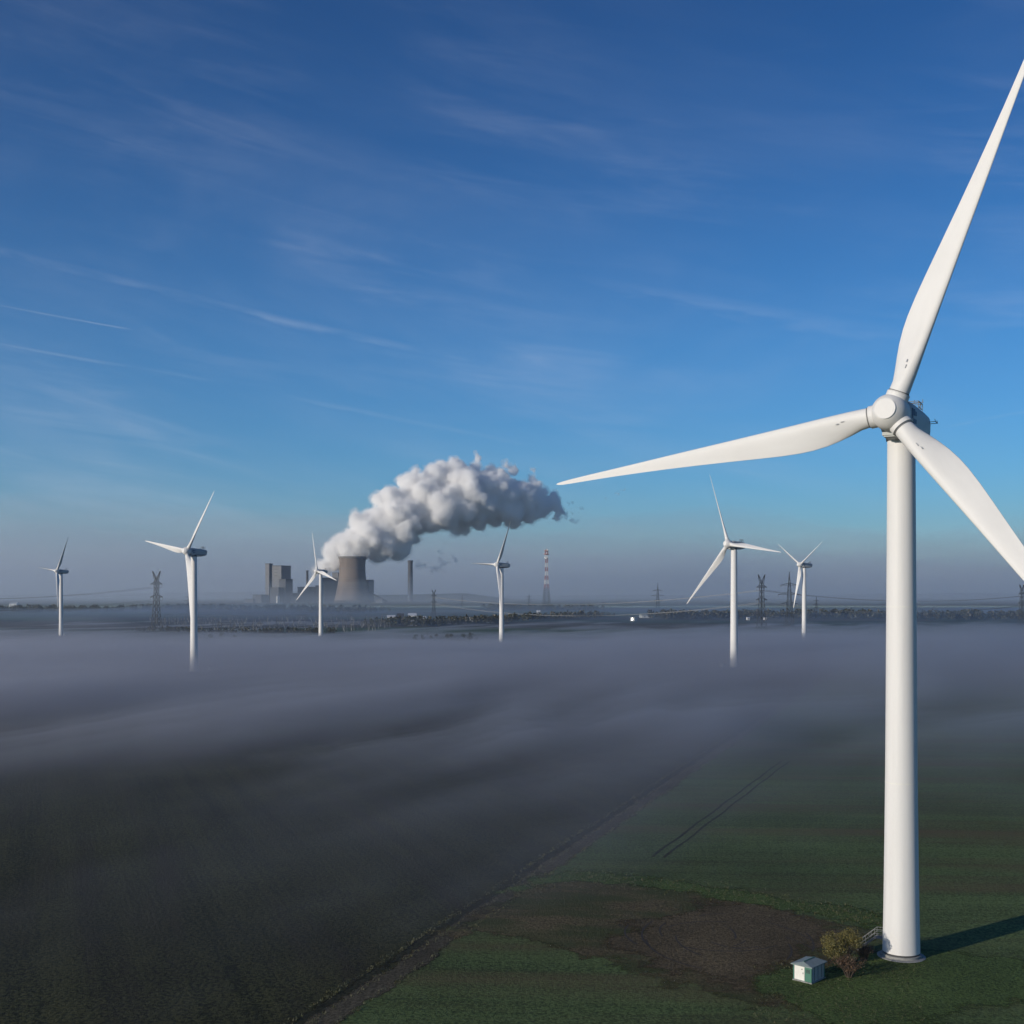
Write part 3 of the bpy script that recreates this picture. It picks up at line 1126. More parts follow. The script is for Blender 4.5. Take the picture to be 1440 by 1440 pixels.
# ------------------------------------------------------------------ substation yard
def gantry():
    root = empty('substation_gantry')
    for s in (-1, 1):
        b = MB()
        for z0, z1 in ((0, 3), (3, 6), (6, 9), (9, 12), (12, 14)):
            a0, a1 = .75 - z0 * .03, .75 - z1 * .03
            for y in (-1, 1):
                b.bar((s * 7 - a0 * .4, y * a0, z0), (s * 7 - a1 * .4, y * a1, z1), .22)
                b.bar((s * 7 + a0 * .4, y * a0, z0), (s * 7 + a1 * .4, y * a1, z1), .22)
                b.bar((s * 7 - .2, y * a0, z0), (s * 7 + .2, -y * a1, z1), .14)
        b.build('leg', M['post_pale'], root)
    b = MB()
    for y in (-.5, .5):
        for z in (11.6, 12.6):
            b.bar((-7, y, z), (7, y, z), .2)
    for k in range(8):
        b.bar((-7 + k * 1.75, -.5, 11.6), (-7 + (k + 1) * 1.75, .5, 12.6), .14)
    bm_ = b.build('beam', M['post_pale'], root)
    b = MB()
    for x in (-4.5, 0, 4.5): b.tube([(x, 0, 11.6), (x, 0, 9.2)], .2, 6)
    b.build('insulator', M['insulator'], bm_)
    return root


def post():
    root = empty('insulator_post')
    b = MB()
    b.box(-.25, .25, -.25, .25, 0, 2.6)
    b.build('pedestal', M['concrete'], root)
    b = MB()
    b.lathe([(.24, 2.6), (.34, 2.8), (.22, 3.0), (.34, 3.3), (.22, 3.5), (.34, 3.8), (.22, 4.0), (.34, 4.3), (.22, 4.5), (.4, 4.7), (.4, 5.4)], 8)
    b.build('insulator', M['post_pale'], root)
    return root


G, Pp = gantry(), post()
k = 0
for row, D in enumerate((1290, 1350, 1420, 1500, 1600, 1710, 1830)):
    x0, x1 = (300 - CX) / F * D, (545 - CX) / F * D
    if row > 2: x0 = (215 - CX) / F * D
    x = x0 + random.uniform(0, 15)
    while x < x1:
        if random.random() < .78:
            o = copy_tree(G)
            o.location = (x, D + random.uniform(-8, 8), 0)
            o.rotation_euler = (0, 0, .15 + (PI / 2 if random.random() < .25 else 0))
            sc_ = random.uniform(.45, .75)
            o.scale = (sc_, sc_, sc_)
            tag(o, 'steel portal gantry standing among the rows of the substation yard', 'gantry', 'substation gantries')
        for j in range(3):
            p_ = copy_tree(Pp)
            p_.location = (x + random.uniform(-9, 9), D + random.uniform(-25, 25), 0)
            s_ = random.uniform(.7, 1.2)
            p_.scale = (s_, s_, s_)
            tag(p_, 'pale insulator post standing in the rows of the substation yard', 'insulator post', 'substation insulator posts')
        x += random.uniform(20, 30)
drop(G); drop(Pp)


# ------------------------------------------------------------------ red and white lattice mast
def mast():
    px, by, ty = 768.5, 857, 774
    D = F * HC / (by - YH)
    x = (px - CX) / F * D
    H = (by - ty) / F * D
    root = empty('lattice_mast', (x, D, 0), .3)
    n = 14
    zs = [H * (i / n) for i in range(n + 1)]
    hws = [8.5 - (8.5 - 2.6) * min(1, z / (H * .62)) for z in zs]
    for i in range(n):
        b = MB()
        W = .36 if i < 5 else .40
        lattice(b, [zs[i], (zs[i] + zs[i + 1]) / 2, zs[i + 1]], [hws[i], (hws[i] + hws[i + 1]) / 2, hws[i + 1]], W)
        b.build('mast_section', M['pylon_steel'] if i < 5 else (M['mast_red'] if i % 2 else M['mast_white']), root)
    for z, w_, m in ((H * .985, 5.0, 'mast_red'), (H * .93, 6.4, 'mast_red'), (H * .86, 4.4, 'mast_white')):
        b = MB()
        b.lathe([(w_ * .9, z), (w_, z + .3), (w_, z + 1.5), (w_ * .9, z + 1.6)], 16)
        pl = b.build('platform', M[m], root)
        b = MB()
        for k_ in range(5):
            a_ = k_ * 2 * PI / 5 + z
            c_ = Vector((math.cos(a_) * (w_ + .4), math.sin(a_) * (w_ + .4), z + 3))
            b.lathe([(1.3, -.3), (1.3, .3)], 12, Matrix.Translation(c_) @ Matrix.Rotation(a_, 4, 'Z') @ Matrix.Rotation(PI / 2, 4, 'Y'))
        b.build('dish', M['mast_white'], pl)
    b = MB()
    b.tube([(0, 0, H), (0, 0, H + 5)], .5, 6)
    b.build('antenna', M['mast_red'], root)
    tag(root, 'red and white banded lattice radio mast standing in the haze', 'radio mast')


mast()

# ------------------------------------------------------------------ power station, 4.5 km away
PD = 4500.0
PX = PD / F                                       # metres per picture pixel there


def cooling_tower():
    px, by = 495.5, 847.5
    x = (px - CX) * PX
    H = HC + (YH - 783) * PX
    root = empty('cooling_tower', (x, PD, 0))
    prof = []
    for i in range(31):
        f = i / 30
        z = 9 + (H - 9) * f
        zt = .78
        r = 48.0 * math.sqrt(1 + ((f - zt) / .78) ** 2 * .92)
        if f > zt: r = 48.0 + 2.6 * ((f - zt) / .22) ** 1.6
        prof.append((r, z))
    inner = [(r - 1.2, z) for r, z in prof[::-1]]
    b = MB()
    b.lathe(prof + inner, 72, caps=False)
    sh = b.build('shell', M['cooling_concrete'], root, sharp=50)
    b = MB()
    r = prof[-1][0]
    b.lathe([(r + .1, H - 7), (r + 1.4, H - 6), (r + 1.6, H + .6), (r - 1.6, H + .8)], 72, caps=False)
    b.build('rim', M['cooling_dark'], sh, sharp=40)
    b = MB()
    for k in range(36):
        a0 = 2 * PI * k / 36
        r0, r1 = prof[0][0] + 2, prof[0][0] - .6
        for d in (-1, 1):
            a1 = a0 + d * PI / 36
            b.bar((r0 * math.cos(a0), r0 * math.sin(a0), 0), (r1 * math.cos(a1), r1 * math.sin(a1), 9.5), 1.4)
    b.build('column_ring', M['cooling_concrete'], root)
    for zf in (.30, .52, .74):
        b = MB()
        i = int(zf * 30)
        r_, z_ = prof[i]
        b.lathe([(r_ - .4, z_ - 1.2), (r_ + .7, z_ - 1), (r_ + .7, z_ + 1), (r_ - .4, z_ + 1.2)], 72, caps=False)
        b.build('ring_beam', M['cooling_dark'], sh, sharp=40)
    tag(root, 'round concrete cooling tower with steam pouring from its top', 'cooling tower')
    return x, H


CTX, CTH = cooling_tower()


def block(root, name, px0, px1, ty, d0, dep, mat, roofmat=None, rz=0.0, wins=0, bands=0):
    """a box-shaped building part given by its picture columns and top row"""
    xa, xb = (px0 - CX) / F * d0 - root.location.x, (px1 - CX) / F * d0 - root.location.x
    ya = d0 - root.location.y
    H = HC + (YH - ty) / F * d0
    b = MB()
    b.box(xa, xb, ya, ya + dep, 0, H)
    wl = b.build(name, mat, root)
    if roofmat:
        b = MB()
        b.box(xa - 1, xb + 1, ya - 1, ya + dep + 1, H + .01, H + 2.2)
        b.build('roof_edge', roofmat, wl)
    if bands:
        b = MB()
        for k in range(bands):
            z = H * (k + 1) / (bands + 1)
            b.box(xa - .4, xb + .4, ya - .5, ya + dep + .4, z - 1.2, z + 1.2)
        b.build('gallery', M['boiler_dark'], wl)
    if wins:
        for k in range(wins):
            z = H * (.93 - .09 * k)
            b = MB()
            b.box(xa + (xb - xa) * .35, xa + (xb - xa) * .62, ya - .8, ya + .5, z - 4, z)
            b.build('window', M['window_dark'], wl)
    return wl


def building(name, px, d, lab, cat):
    r = empty(name, ((px - CX) / F * d, d, 0))
    tag(r, lab, cat)
    return r


# box faces: turned a little so that the lit left faces show
def turned(root, a):
    root.rotation_euler = (0, 0, a)


r = building('boiler_house', 388, PD, 'tall grey boiler house with slim stair tower, leftmost block of the power station', 'power station')
block(r, 'stair_tower', 372, 378.5, 793, PD - 10, 22, M['boiler_wall'], M['boiler_dark'])
block(r, 'boiler_hall', 380, 397, 796, PD, 62, M['boiler_wall'], M['boiler_dark'], wins=3)
block(r, 'filter_hall', 399, 410, 815, PD - 30, 46, M['boiler_dark'], M['boiler_dark'], bands=2)
block(r, 'coal_bunker', 390, 404, 826, PD - 60, 28, M['boiler_dark'], None, bands=1)
block(r, 'turbine_hall', 360, 375, 836, PD - 60, 40, M['boiler_dark'], None)
turned(r, -.42)
r = building('machine_house', 428, PD + 100, 'low dark plant building with thin chimney right of the boiler house', 'power station')
block(r, 'wall', 420, 437, 826, PD + 80, 60, M['boiler_dark'], M['boiler_dark'])
block(r, 'wall', 417, 425, 834, PD + 40, 40, M['boiler_dark'], None)
b = MB()
Hc = HC + (YH - 802) * (PD + 120) / F
b.lathe([(5.6, 0), (4.8, Hc * .5), (4.3, Hc - 3), (4.8, Hc - 2.8), (4.8, Hc)], 24, Matrix.Translation((-8, 40, 0)))
b.build('chimney', M['chimney_grey'], r)
turned(r, -.3)
r = building('generator_block', 464, PD + 160, 'dark stepped plant block directly left of the cooling tower', 'power station')
block(r, 'wall', 453, 478, 813, PD + 150, 70, M['boiler_dark'], M['boiler_dark'], bands=3)
block(r, 'wall', 446, 456, 824, PD + 120, 50, M['boiler_dark'], M['boiler_dark'])
block(r, 'wall', 466, 475, 806, PD + 175, 30, M['boiler_wall'], M['boiler_dark'])
turned(r, -.25)
r = building('pump_house', 516, PD + 90, 'dark plant building showing behind the right side of the cooling tower', 'power station')
block(r, 'wall', 506, 519, 816, PD + 90, 60, M['boiler_dark'], M['boiler_dark'], bands=2)
turned(r, -.2)
r = building('storage_silo', 391, PD - 120, 'small pale silo in front of the boiler house', 'silo')
b = MB(); b.lathe([(6, 0), (6, 22), (4, 26), (.5, 28)], 24); b.build('drum', M['hall_white'], r)
b = MB(); b.box(-1.5, 1.5, -7.2, -5.8, 0, 30); b.build('ladder_shaft', M['boiler_wall'], r)

def conveyor(px0, py0, px1, py1, d0, lab):
    a_, b_ = at(px0, py0, d0), at(px1, py1, d0)
    a_.z, b_.z = max(a_.z, 3), max(b_.z, 4)
    r = empty('conveyor_bridge', (a_.x, a_.y, 0))
    q = b_ - a_
    m_ = MB(); m_.bar((0, 0, a_.z), (q.x, q.y, b_.z), 6, 6); m_.build('gallery', M['boiler_dark'], r)
    for f in (.3, .62, .9):
        m_ = MB()
        z = a_.z + (b_.z - a_.z) * f
        for s_ in (-1, 1): m_.bar((q.x * f - 5 * s_, q.y * f, 0), (q.x * f, q.y * f, z - 3), 1.2)
        m_.build('trestle', M['boiler_dark'], r)
    tag(r, lab, 'conveyor')


conveyor(408, 848, 446, 826, PD + 20, 'dark sloping conveyor bridge between the boiler house and the stepped plant block')
conveyor(545, 852, 518, 832, PD + 60, 'dark sloping conveyor bridge rising to the plant right of the cooling tower')
for px, w_, ty, lab in ((533, 9, 843, 'low plant shed between the cooling tower and the tall single chimney'), (412, 7, 840, 'low plant shed right of the boiler house'),
                        (350, 12, 843, 'low flat plant shed left of the boiler house')):
    r = building('plant_shed', px, PD - 40, lab, 'building')
    block(r, 'wall', px - w_ / 2, px + w_ / 2, ty, PD - 40, 30, M['boiler_wall'], M['boiler_dark'])

d = PD + 500
r = empty('chimney', ((577 - CX) / F * d, d, 0))
Hc = HC + (YH - 788) / F * d
b = MB(); b.lathe([(11.5, 0), (10.8, Hc * .3), (10.2, Hc * .7), (9.9, Hc - 9)], 32); b.build('shaft', M['chimney_grey'], r)
b = MB(); b.lathe([(9.9, Hc - 9), (11.6, Hc - 8.6), (11.6, Hc - 1), (10.6, Hc), (9.0, Hc), (9.0, Hc - 4)], 32); b.build('crown', M['boiler_dark'], r, sharp=30)
b = MB()
for k in range(3):
    z = Hc * (.25 + .22 * k); b.lathe([(10.6, z), (12.0, z + .4), (12.0, z + 1.6), (10.6, z + 1.8)], 32)
b.build('gallery', M['boiler_dark'], r, sharp=30)
tag(r, 'tall single concrete chimney standing right of the cooling tower', 'chimney')


# ------------------------------------------------------------------ small far buildings
def hall(px, py, wpx, hm, dep, lab, roof='hall_roof', wall='hall_white', rz=.1, name='white_hall', pitch=.12):
    x, y = ground(px, py)
    W = wpx / F * y
    root = empty(name, (x, y, 0), rz)
    b = MB()
    b.box(-W / 2, W / 2, 0, dep, 0, hm)
    b.build('wall', M[wall], root)
    b = MB()
    h2 = hm + dep * pitch
    o_ = .6
    vs = [(-W / 2 - o_, -o_, hm + .02), (W / 2 + o_, -o_, hm + .02), (W / 2 + o_, dep + o_, hm + .02), (-W / 2 - o_, dep + o_, hm + .02), (-W / 2 - o_, dep / 2, h2), (W / 2 + o_, dep / 2, h2)]
    b.add(vs, [(3, 2, 1, 0), (0, 1, 5, 4), (2, 3, 4, 5), (1, 2, 5), (3, 0, 4)])
    b.build('roof', M[roof], root)
    nw = max(2, int(W / 9))
    for k in range(min(nw, 6)):
        cx_ = -W / 2 + (k + .5) * W / min(nw, 6)
        b = MB()
        b.box(cx_ - 1.2, cx_ + 1.2, -.12, .1, hm * .3, hm * .7)
        b.build('window', M['window_dark'], root)
    tag(root, lab, 'building')
    return root


hall(550, 873, 11, 6, 18, 'small white hall left of the other white halls below the horned pylon')
hall(580, 872, 11, 7, 26, 'white roofed hall in the middle of the farm by the dark trees, rearmost of three')
hall(592, 876, 14, 6, 24, 'longest white roofed hall among the dark trees, right of the others')
hall(579, 880, 13, 5, 20, 'white roofed hall nearest the fog among the dark trees')
hall(563, 876, 9, 6, 14, 'dark brick house between the white halls', 'boiler_dark', 'house_brick', name='brick_house', pitch=.5)
hall(664, 874, 5, 5, 12, 'tiny white hut right of the white halls, left of the foggy turbine')
hall(690, 873, 4, 4, 10, 'tiny white hut directly left of the foggy turbine near the mast')
hall(758, 863, 4, 5, 14, 'tiny pale building at the foot of the red and white mast')
hall(18, 853, 10, 8, 30, 'pale low hall on the far horizon at the left edge')
hall(1053, 872, 3, 3.4, 8, 'tiny white hut left of the X headed pylon')
hall(1077, 872, 2.6, 3, 8, 'tiny white hut at the foot of the X headed pylon')
hall(910, 869, 14, 4, 24, 'low grey green barn right of the bright glint', 'shed_roof', 'shed_grey', name='barn')
# greenhouse whose glass gable catches the sun
x, y = ground(889, 873.5)
root = empty('greenhouse', (x, y, 0))
half = (sun_dir + (Vector((0, 0, HC)) - Vector((x, y, 4))).normalized()).normalized()
root.rotation_euler = (0, 0, math.atan2(half.x, -half.y))
lean = math.asin(half.z)
b = MB()
dx = 2.6 * math.tan(lean)
b.add([(-.8, .1, 1.6), (.8, .1, 1.6), (.8, dx + .1, 4.2), (-.8, dx + .1, 4.2)], [(0, 1, 2, 3)])
b.add([(-.8, .2, 1.6), (.8, .2, 1.6), (.8, dx + .2, 4.2), (-.8, dx + .2, 4.2)], [(3, 2, 1, 0)])
b.build('glass_front', M['glass'], root)
b = MB()
fd = 5.5 * math.tan(lean)
b.add([(-3.4, .16, 0), (3.4, .16, 0), (3.4, 9, 0), (-3.4, 9, 0), (-3.4, fd + .16, 5.5), (3.4, fd + .16, 5.5), (3.4, 9, 3.6), (-3.4, 9, 3.6)],
      [(0, 3, 2, 1), (0, 1, 5, 4), (1, 2, 6, 5), (2, 3, 7, 6), (3, 0, 4, 7), (4, 5, 6, 7)])
b.build('frame', M['shed_grey'], root)
tag(root, 'small greenhouse whose glass front glints brightly in the sun', 'greenhouse')


# ------------------------------------------------------------------ trees
def wood(name, path, width, hmin, hmax, n, kind_label):
    """a far-off belt of trees that reads as one mass: many leafy crowns in one object"""
    mb = MB()
    for k in range(n):
        f = random.random() * (len(path) - 1)
        i = int(f)
        p = Vector(path[i]).lerp(Vector(path[i + 1]), f - i)
        x, y = p.x + random.gauss(0, width * .25), p.y + random.uniform(-width, width)
        h = random.uniform(hmin, hmax)
        r = h * random.uniform(.28, .45)
        for q in range(44):
            d_ = Vector((random.gauss(0, 1), random.gauss(0, 1), random.gauss(0, 1))).normalized() * random.uniform(.55, 1.05)
            c = Vector((x + d_.x * r, y + d_.y * r, h * .55 + d_.z * h * .46))
            if c.z < .2: c.z = .2
            s = h * random.uniform(.05, .13)
            u = Vector((random.gauss(0, 1), random.gauss(0, 1), random.gauss(0, 1))).normalized()
            v = u.orthogonal().normalized()
            w_ = u.cross(v)
            mb.add([c - v * s, c + w_ * s, c + v * s, c - w_ * s], [(0, 1, 2, 3)])
    o = mb.build(name, M['leaf_wood'])
    tag(o, kind_label, None, None, 'stuff')


def gp(*pts): return [ground(*p) for p in pts]


wood('woodland', gp((930, 871), (1040, 870), (1180, 870), (1300, 871), (1480, 872)), 40, 9, 16, 520, 'dark belt of trees behind the pylons at the right')
wood('woodland', gp((530, 879), (600, 880), (680, 877), (760, 872), (850, 868)), 35, 6, 13, 330, 'dark trees round the white halls')
wood('woodland', gp((-40, 862), (60, 860), (160, 861)), 60, 8, 16, 240, 'dark hazy trees at the left edge')
wood('woodland', gp((170, 858), (300, 857), (420, 860), (520, 862)), 90, 8, 15, 320, 'hazy trees behind the substation')
wood('woodland', gp((690, 858), (760, 858.5), (840, 859)), 60, 8, 15, 220, 'hazy trees at the foot of the mast')
wood('woodland', gp((190, 888), (330, 891), (470, 891)), 14, 3, 7, 190, 'low hedge in front of the substation')


def tree(name, px, py, h, lab, grp, cat='tree'):
    x, y = ground(px, py)
    root = empty(name, (x, y, 0))
    b = MB()
    b.tube([(0, 0, -.2), (.1, 0, h * .3), (0, .1, h * .6), (.1, 0, h * .85)], [h * .03, h * .024, h * .015, h * .004], 7)
    for k in range(6):
        a_ = random.uniform(0, 2 * PI)
        z = h * random.uniform(.25, .6)
        b.tube([(0, 0, z), (math.cos(a_) * h * .15, math.sin(a_) * h * .15, z + h * .12), (math.cos(a_) * h * .26, math.sin(a_) * h * .26, z + h * .25)], [h * .012, h * .008, h * .003], 5)
    b.build('trunk', M['bark'], root)
    b = MB()
    leaf_cloud(b, (0, 0, h * .58), (h * .42, h * .42, h * .42), 420, h * .04, lumps=9)
    b.build('crown', M['leaf_dark'], root)
    tag(root, lab, cat, grp)


for px, py in [(random.uniform(572, 672), 901 + random.uniform(-4, 4)) for k in range(14)]:
    tree('dark_tree', px, py, random.uniform(3.5, 7.5), 'dark low tree standing in the fog between the white halls and the fog bank', 'trees at the fog edge')
for px, py in ((296, 901), (312, 899), (330, 900)):
    tree('dark_tree', px, py, random.uniform(5, 7), 'dark low tree at the fog edge right of the turbine beside the horned pylon', 'trees right of the foggy turbine')

# ------------------------------------------------------------------ grass along the track and verges
mb = MB()


def tuft(x, y, h, n=5):
    for k in range(n):
        a_ = random.uniform(0, 2 * PI)
        l_ = random.uniform(.4, 1) * h
        bx, by = x + random.gauss(0, .12), y + random.gauss(0, .12)
        dx_, dy_ = math.cos(a_), math.sin(a_)
        wd = random.uniform(.02, .05)
        mb.add([(bx - dy_ * wd, by + dx_ * wd, .03), (bx + dy_ * wd, by - dx_ * wd, .03), (bx + dx_ * l_ * .5, by + dy_ * l_ * .5, l_)], [(0, 1, 2)])


for k in range(2600):
    y = 100 + 260 * random.random() ** 1.4
    off = random.choice((-3.2, -.9, 1.6)) + random.gauss(0, .3)
    x, y = trk(y, off)
    tuft(x, y, random.uniform(.15, .45))
vp = [ground(*p) for p in ((720, 1252), (800, 1230), (900, 1240), (1050, 1262), (1180, 1282), (1240, 1298))]
for k in range(1500):
    f = random.random() * (len(vp) - 1)
    i = int(f)
    p = Vector(vp[i]).lerp(Vector(vp[i + 1]), f - i)
    tuft(p.x + random.gauss(0, 1.6), p.y + random.gauss(0, 2.6), random.uniform(.12, .45))
for k in range(1500):
    px, py = random.uniform(1060, 1300), random.uniform(1350, 1440)
    x, y = ground(px, py)
    tuft(x, y, random.uniform(.1, .3))
tag(mb.build('grass', M['leaf_verge']), 'rough grass along the track and round the soil patch', None, None, 'stuff')


# ------------------------------------------------------------------ air: haze box, ground fog, far mist, steam
def slab(name, xs, ys, top, bottom, mat, label):
    """closed volume between a flat bottom and an undulating top"""
    ny, nx = len(ys), len(xs)
    gx, gy = np.meshgrid(xs, ys)
    vt = np.stack([gx.ravel(), gy.ravel(), top.ravel()], 1)
    vb = np.stack([gx.ravel(), gy.ravel(), np.full(gx.size, bottom)], 1)
    N = nx * ny
    idx = np.arange(N).reshape(ny, nx)
    q = np.stack([idx[:-1, :-1], idx[:-1, 1:], idx[1:, 1:], idx[1:, :-1]], -1).reshape(-1, 4)
    fs = q.tolist() + (q[:, ::-1] + N).tolist()
    for line in (idx[0, :], idx[-1, ::-1], idx[::-1, 0], idx[:, -1]):
        for a_, b_ in zip(line[:-1], line[1:]): fs.append([int(a_) + N, int(b_) + N, int(b_), int(a_)])
    me = bpy.data.meshes.new(name)
    me.from_pydata(np.concatenate([vt, vb]).tolist(), [], fs)
    me.materials.append(mat)
    o = bpy.data.objects.new(name, me)
    COL.objects.link(o)
    tag(o, label, None, None, 'stuff')
    return o


HAZE_D, FOG_D, MIST_D, STEAM_D = 4.5e-5, .018, 2.2e-4, .085
mb = MB()
mb.box(-9000, 9000, -1500, 13000, -12, 790)
tag(mb.build('haze', volume_mat('haze_air', (.80, .89, 1.0), HAZE_D, .45)), 'thin bluish haze filling the air', None, None, 'stuff')

# ground fog: a shallow bank with a rolling top
xs, ys = np.arange(-720, 960, 7.0), np.concatenate([np.arange(60, 420, 5.0), np.arange(420, 1900, 11.0)])
gx, gy = np.meshgrid(xs, ys)
DL = [60, 143, 200, 277, 325, 380, 440, 560, 700, 850, 1000, 1150, 1400, 1750]
hL = [-.6, .1, .8, 2.3, 5.0, 7.6, 10, 12.5, 11, 6.2, 2.6, 1.1, .4, -1.5]
hR = [-1.6, -1.2, -.4, .6, 2.0, 4.6, 8.0, 11.5, 11, 6.4, 2.8, 1.2, .4, -1.5]
s_ = (gx - TK * (gy - TY)) / math.hypot(1, TK)
wob = 28 * fbm(gx / 90, gy / 120, 3, 3)
wgt = np.clip((s_ + wob + 20) / 70, 0, 1)
wgt = wgt * wgt * (3 - 2 * wgt)
gyf = gy + np.clip((gy - 650) / 300, 0, 1) * (190 * fbm(gx / 190, gy / 420, 131, 4) + 60 * fbm(gx / 60, gy / 200, 137, 3))
h = np.interp(gyf, DL, hL) * (1 - wgt) + np.interp(gyf, DL, hR) * wgt
ca, sa = math.cos(.42), math.sin(.42)
cr, al = gx * ca - gy * sa, gx * sa + gy * ca      # across and along the drift of the fog
n1 = fbm(cr / 62 + .5 * vnoise(al / 160, cr / 160, 5), al / 260, 21, 5, .58)
n2 = fbm(gx / 260, gy / 200, 41, 3)
amp = np.interp(gy, [100, 340, 450, 620, 900], [1.0, .8, .42, .28, .22])
n1 = np.where(n1 < 0, -.75 * np.tanh(-n1 / .75), n1)
h0 = np.where(h > 0, h * (1 + amp * n1 + .25 * n2), h) + .45 * n1
n3 = fbm(cr / 30 + .6 * vnoise(al / 110, cr / 90, 15), al / 170, 51, 5, .6)
near = np.interp(gy, [100, 150, 250, 380, 480, 600], [.7, 1.6, 2.8, 3.2, 2.6, 1.2])
h0 = h0 + near * np.maximum(0, n3 + .05) * np.clip(1 - wgt * .75, 0, 1)
edge = np.minimum(np.minimum(gx + 720, 950 - gx) / 120, 1)
edge = np.clip(edge, 0, 1)
for f_, add, dens, bot in ((.80, 0, .62, -3.0), (1.15, .25, .32, -3.6), (1.75, .7, .12, -4.2)):
    far = np.interp(gy, [700, 1100, 1900], [add, add + .3, add - .4])
    h = h0 * f_ + far + (f_ - .8) * 1.2 * n2
    h = np.maximum(h * edge - 2.2 * (1 - edge), -2.5)
    slab('fog', xs, ys, h, bot, volume_mat('fog_bank', (.65, .66, .72), FOG_D * dens, .4), 'low bank of grey fog lying on the fields')

# far mist: rises with distance behind the substation and the power station
xs, ys = np.arange(-8600, 8601, 100.0), np.arange(1500, 12601, 100.0)
gx, gy = np.meshgrid(xs, ys)
wv = 1 + .32 * fbm(gx / 1300, gy / 1300, 61, 4) + .2 * np.clip(-gx / 3500, -1, 1)
for k, (f_, g_) in enumerate(((.55, .36), (.95, .36), (1.45, .34))):
    mm = volume_mat('mist_air', (.77, .88, 1.0), MIST_D * g_, .30)
    wv = 1 + .30 * fbm(gx / 1300 + 7 * k, gy / 1300, 61 + 9 * k, 4) + .2 * np.clip(-gx / 3500, -1, 1)
    h = np.minimum(np.interp(gy, [1500 + 60 * k, 2400, 4000, 5000, 6500, 8000, 10500, 12600], [-3, 32, 72, 110, 190, 260, 310, 330]) * wv * f_, 560)
    slab('mist', xs, ys, h, -4.0 - k, mm, 'grey blue mist in the distance round the power station')
k = ys >= 3200
for q, f_ in enumerate((.5, .75, 1.0, 1.25)):
    h = np.interp(gy, [3200 + 150 * q, 5000, 6500, 8000, 10500, 12600], [0, 105, 270, 400, 520, 560]) * f_ * (1 + .30 * fbm(gx / 1500 + 5 * q, gy / 1500, 81 + 7 * q, 4) + .12 * np.clip(-gx / 3500, -1, 1))
    slab('mist', xs, ys[k], np.minimum(h, 780)[k], -8.0 - q * .5, volume_mat('mist_veil', (.90, .95, 1.0), MIST_D * .30, .18), 'thin high mist behind the power station')


xs2, ys2 = np.arange(-1600, 1601, 40.0), np.arange(1010, 2700, 26.0)
gx, gy = np.meshgrid(xs2, ys2)
h = np.interp(gy, [1010, 1200, 1450, 2000, 2400, 2700], [-1, 7, 15, 18, 12, -1]) * (1 + .5 * fbm(gx / 260, gy / 300, 91, 4))
slab('mist', xs2, ys2, h, -5.0, volume_mat('low_mist', (.58, .72, .94), 6.5e-4, .35), 'low bluish mist over the fields and trees beyond the fog bank')


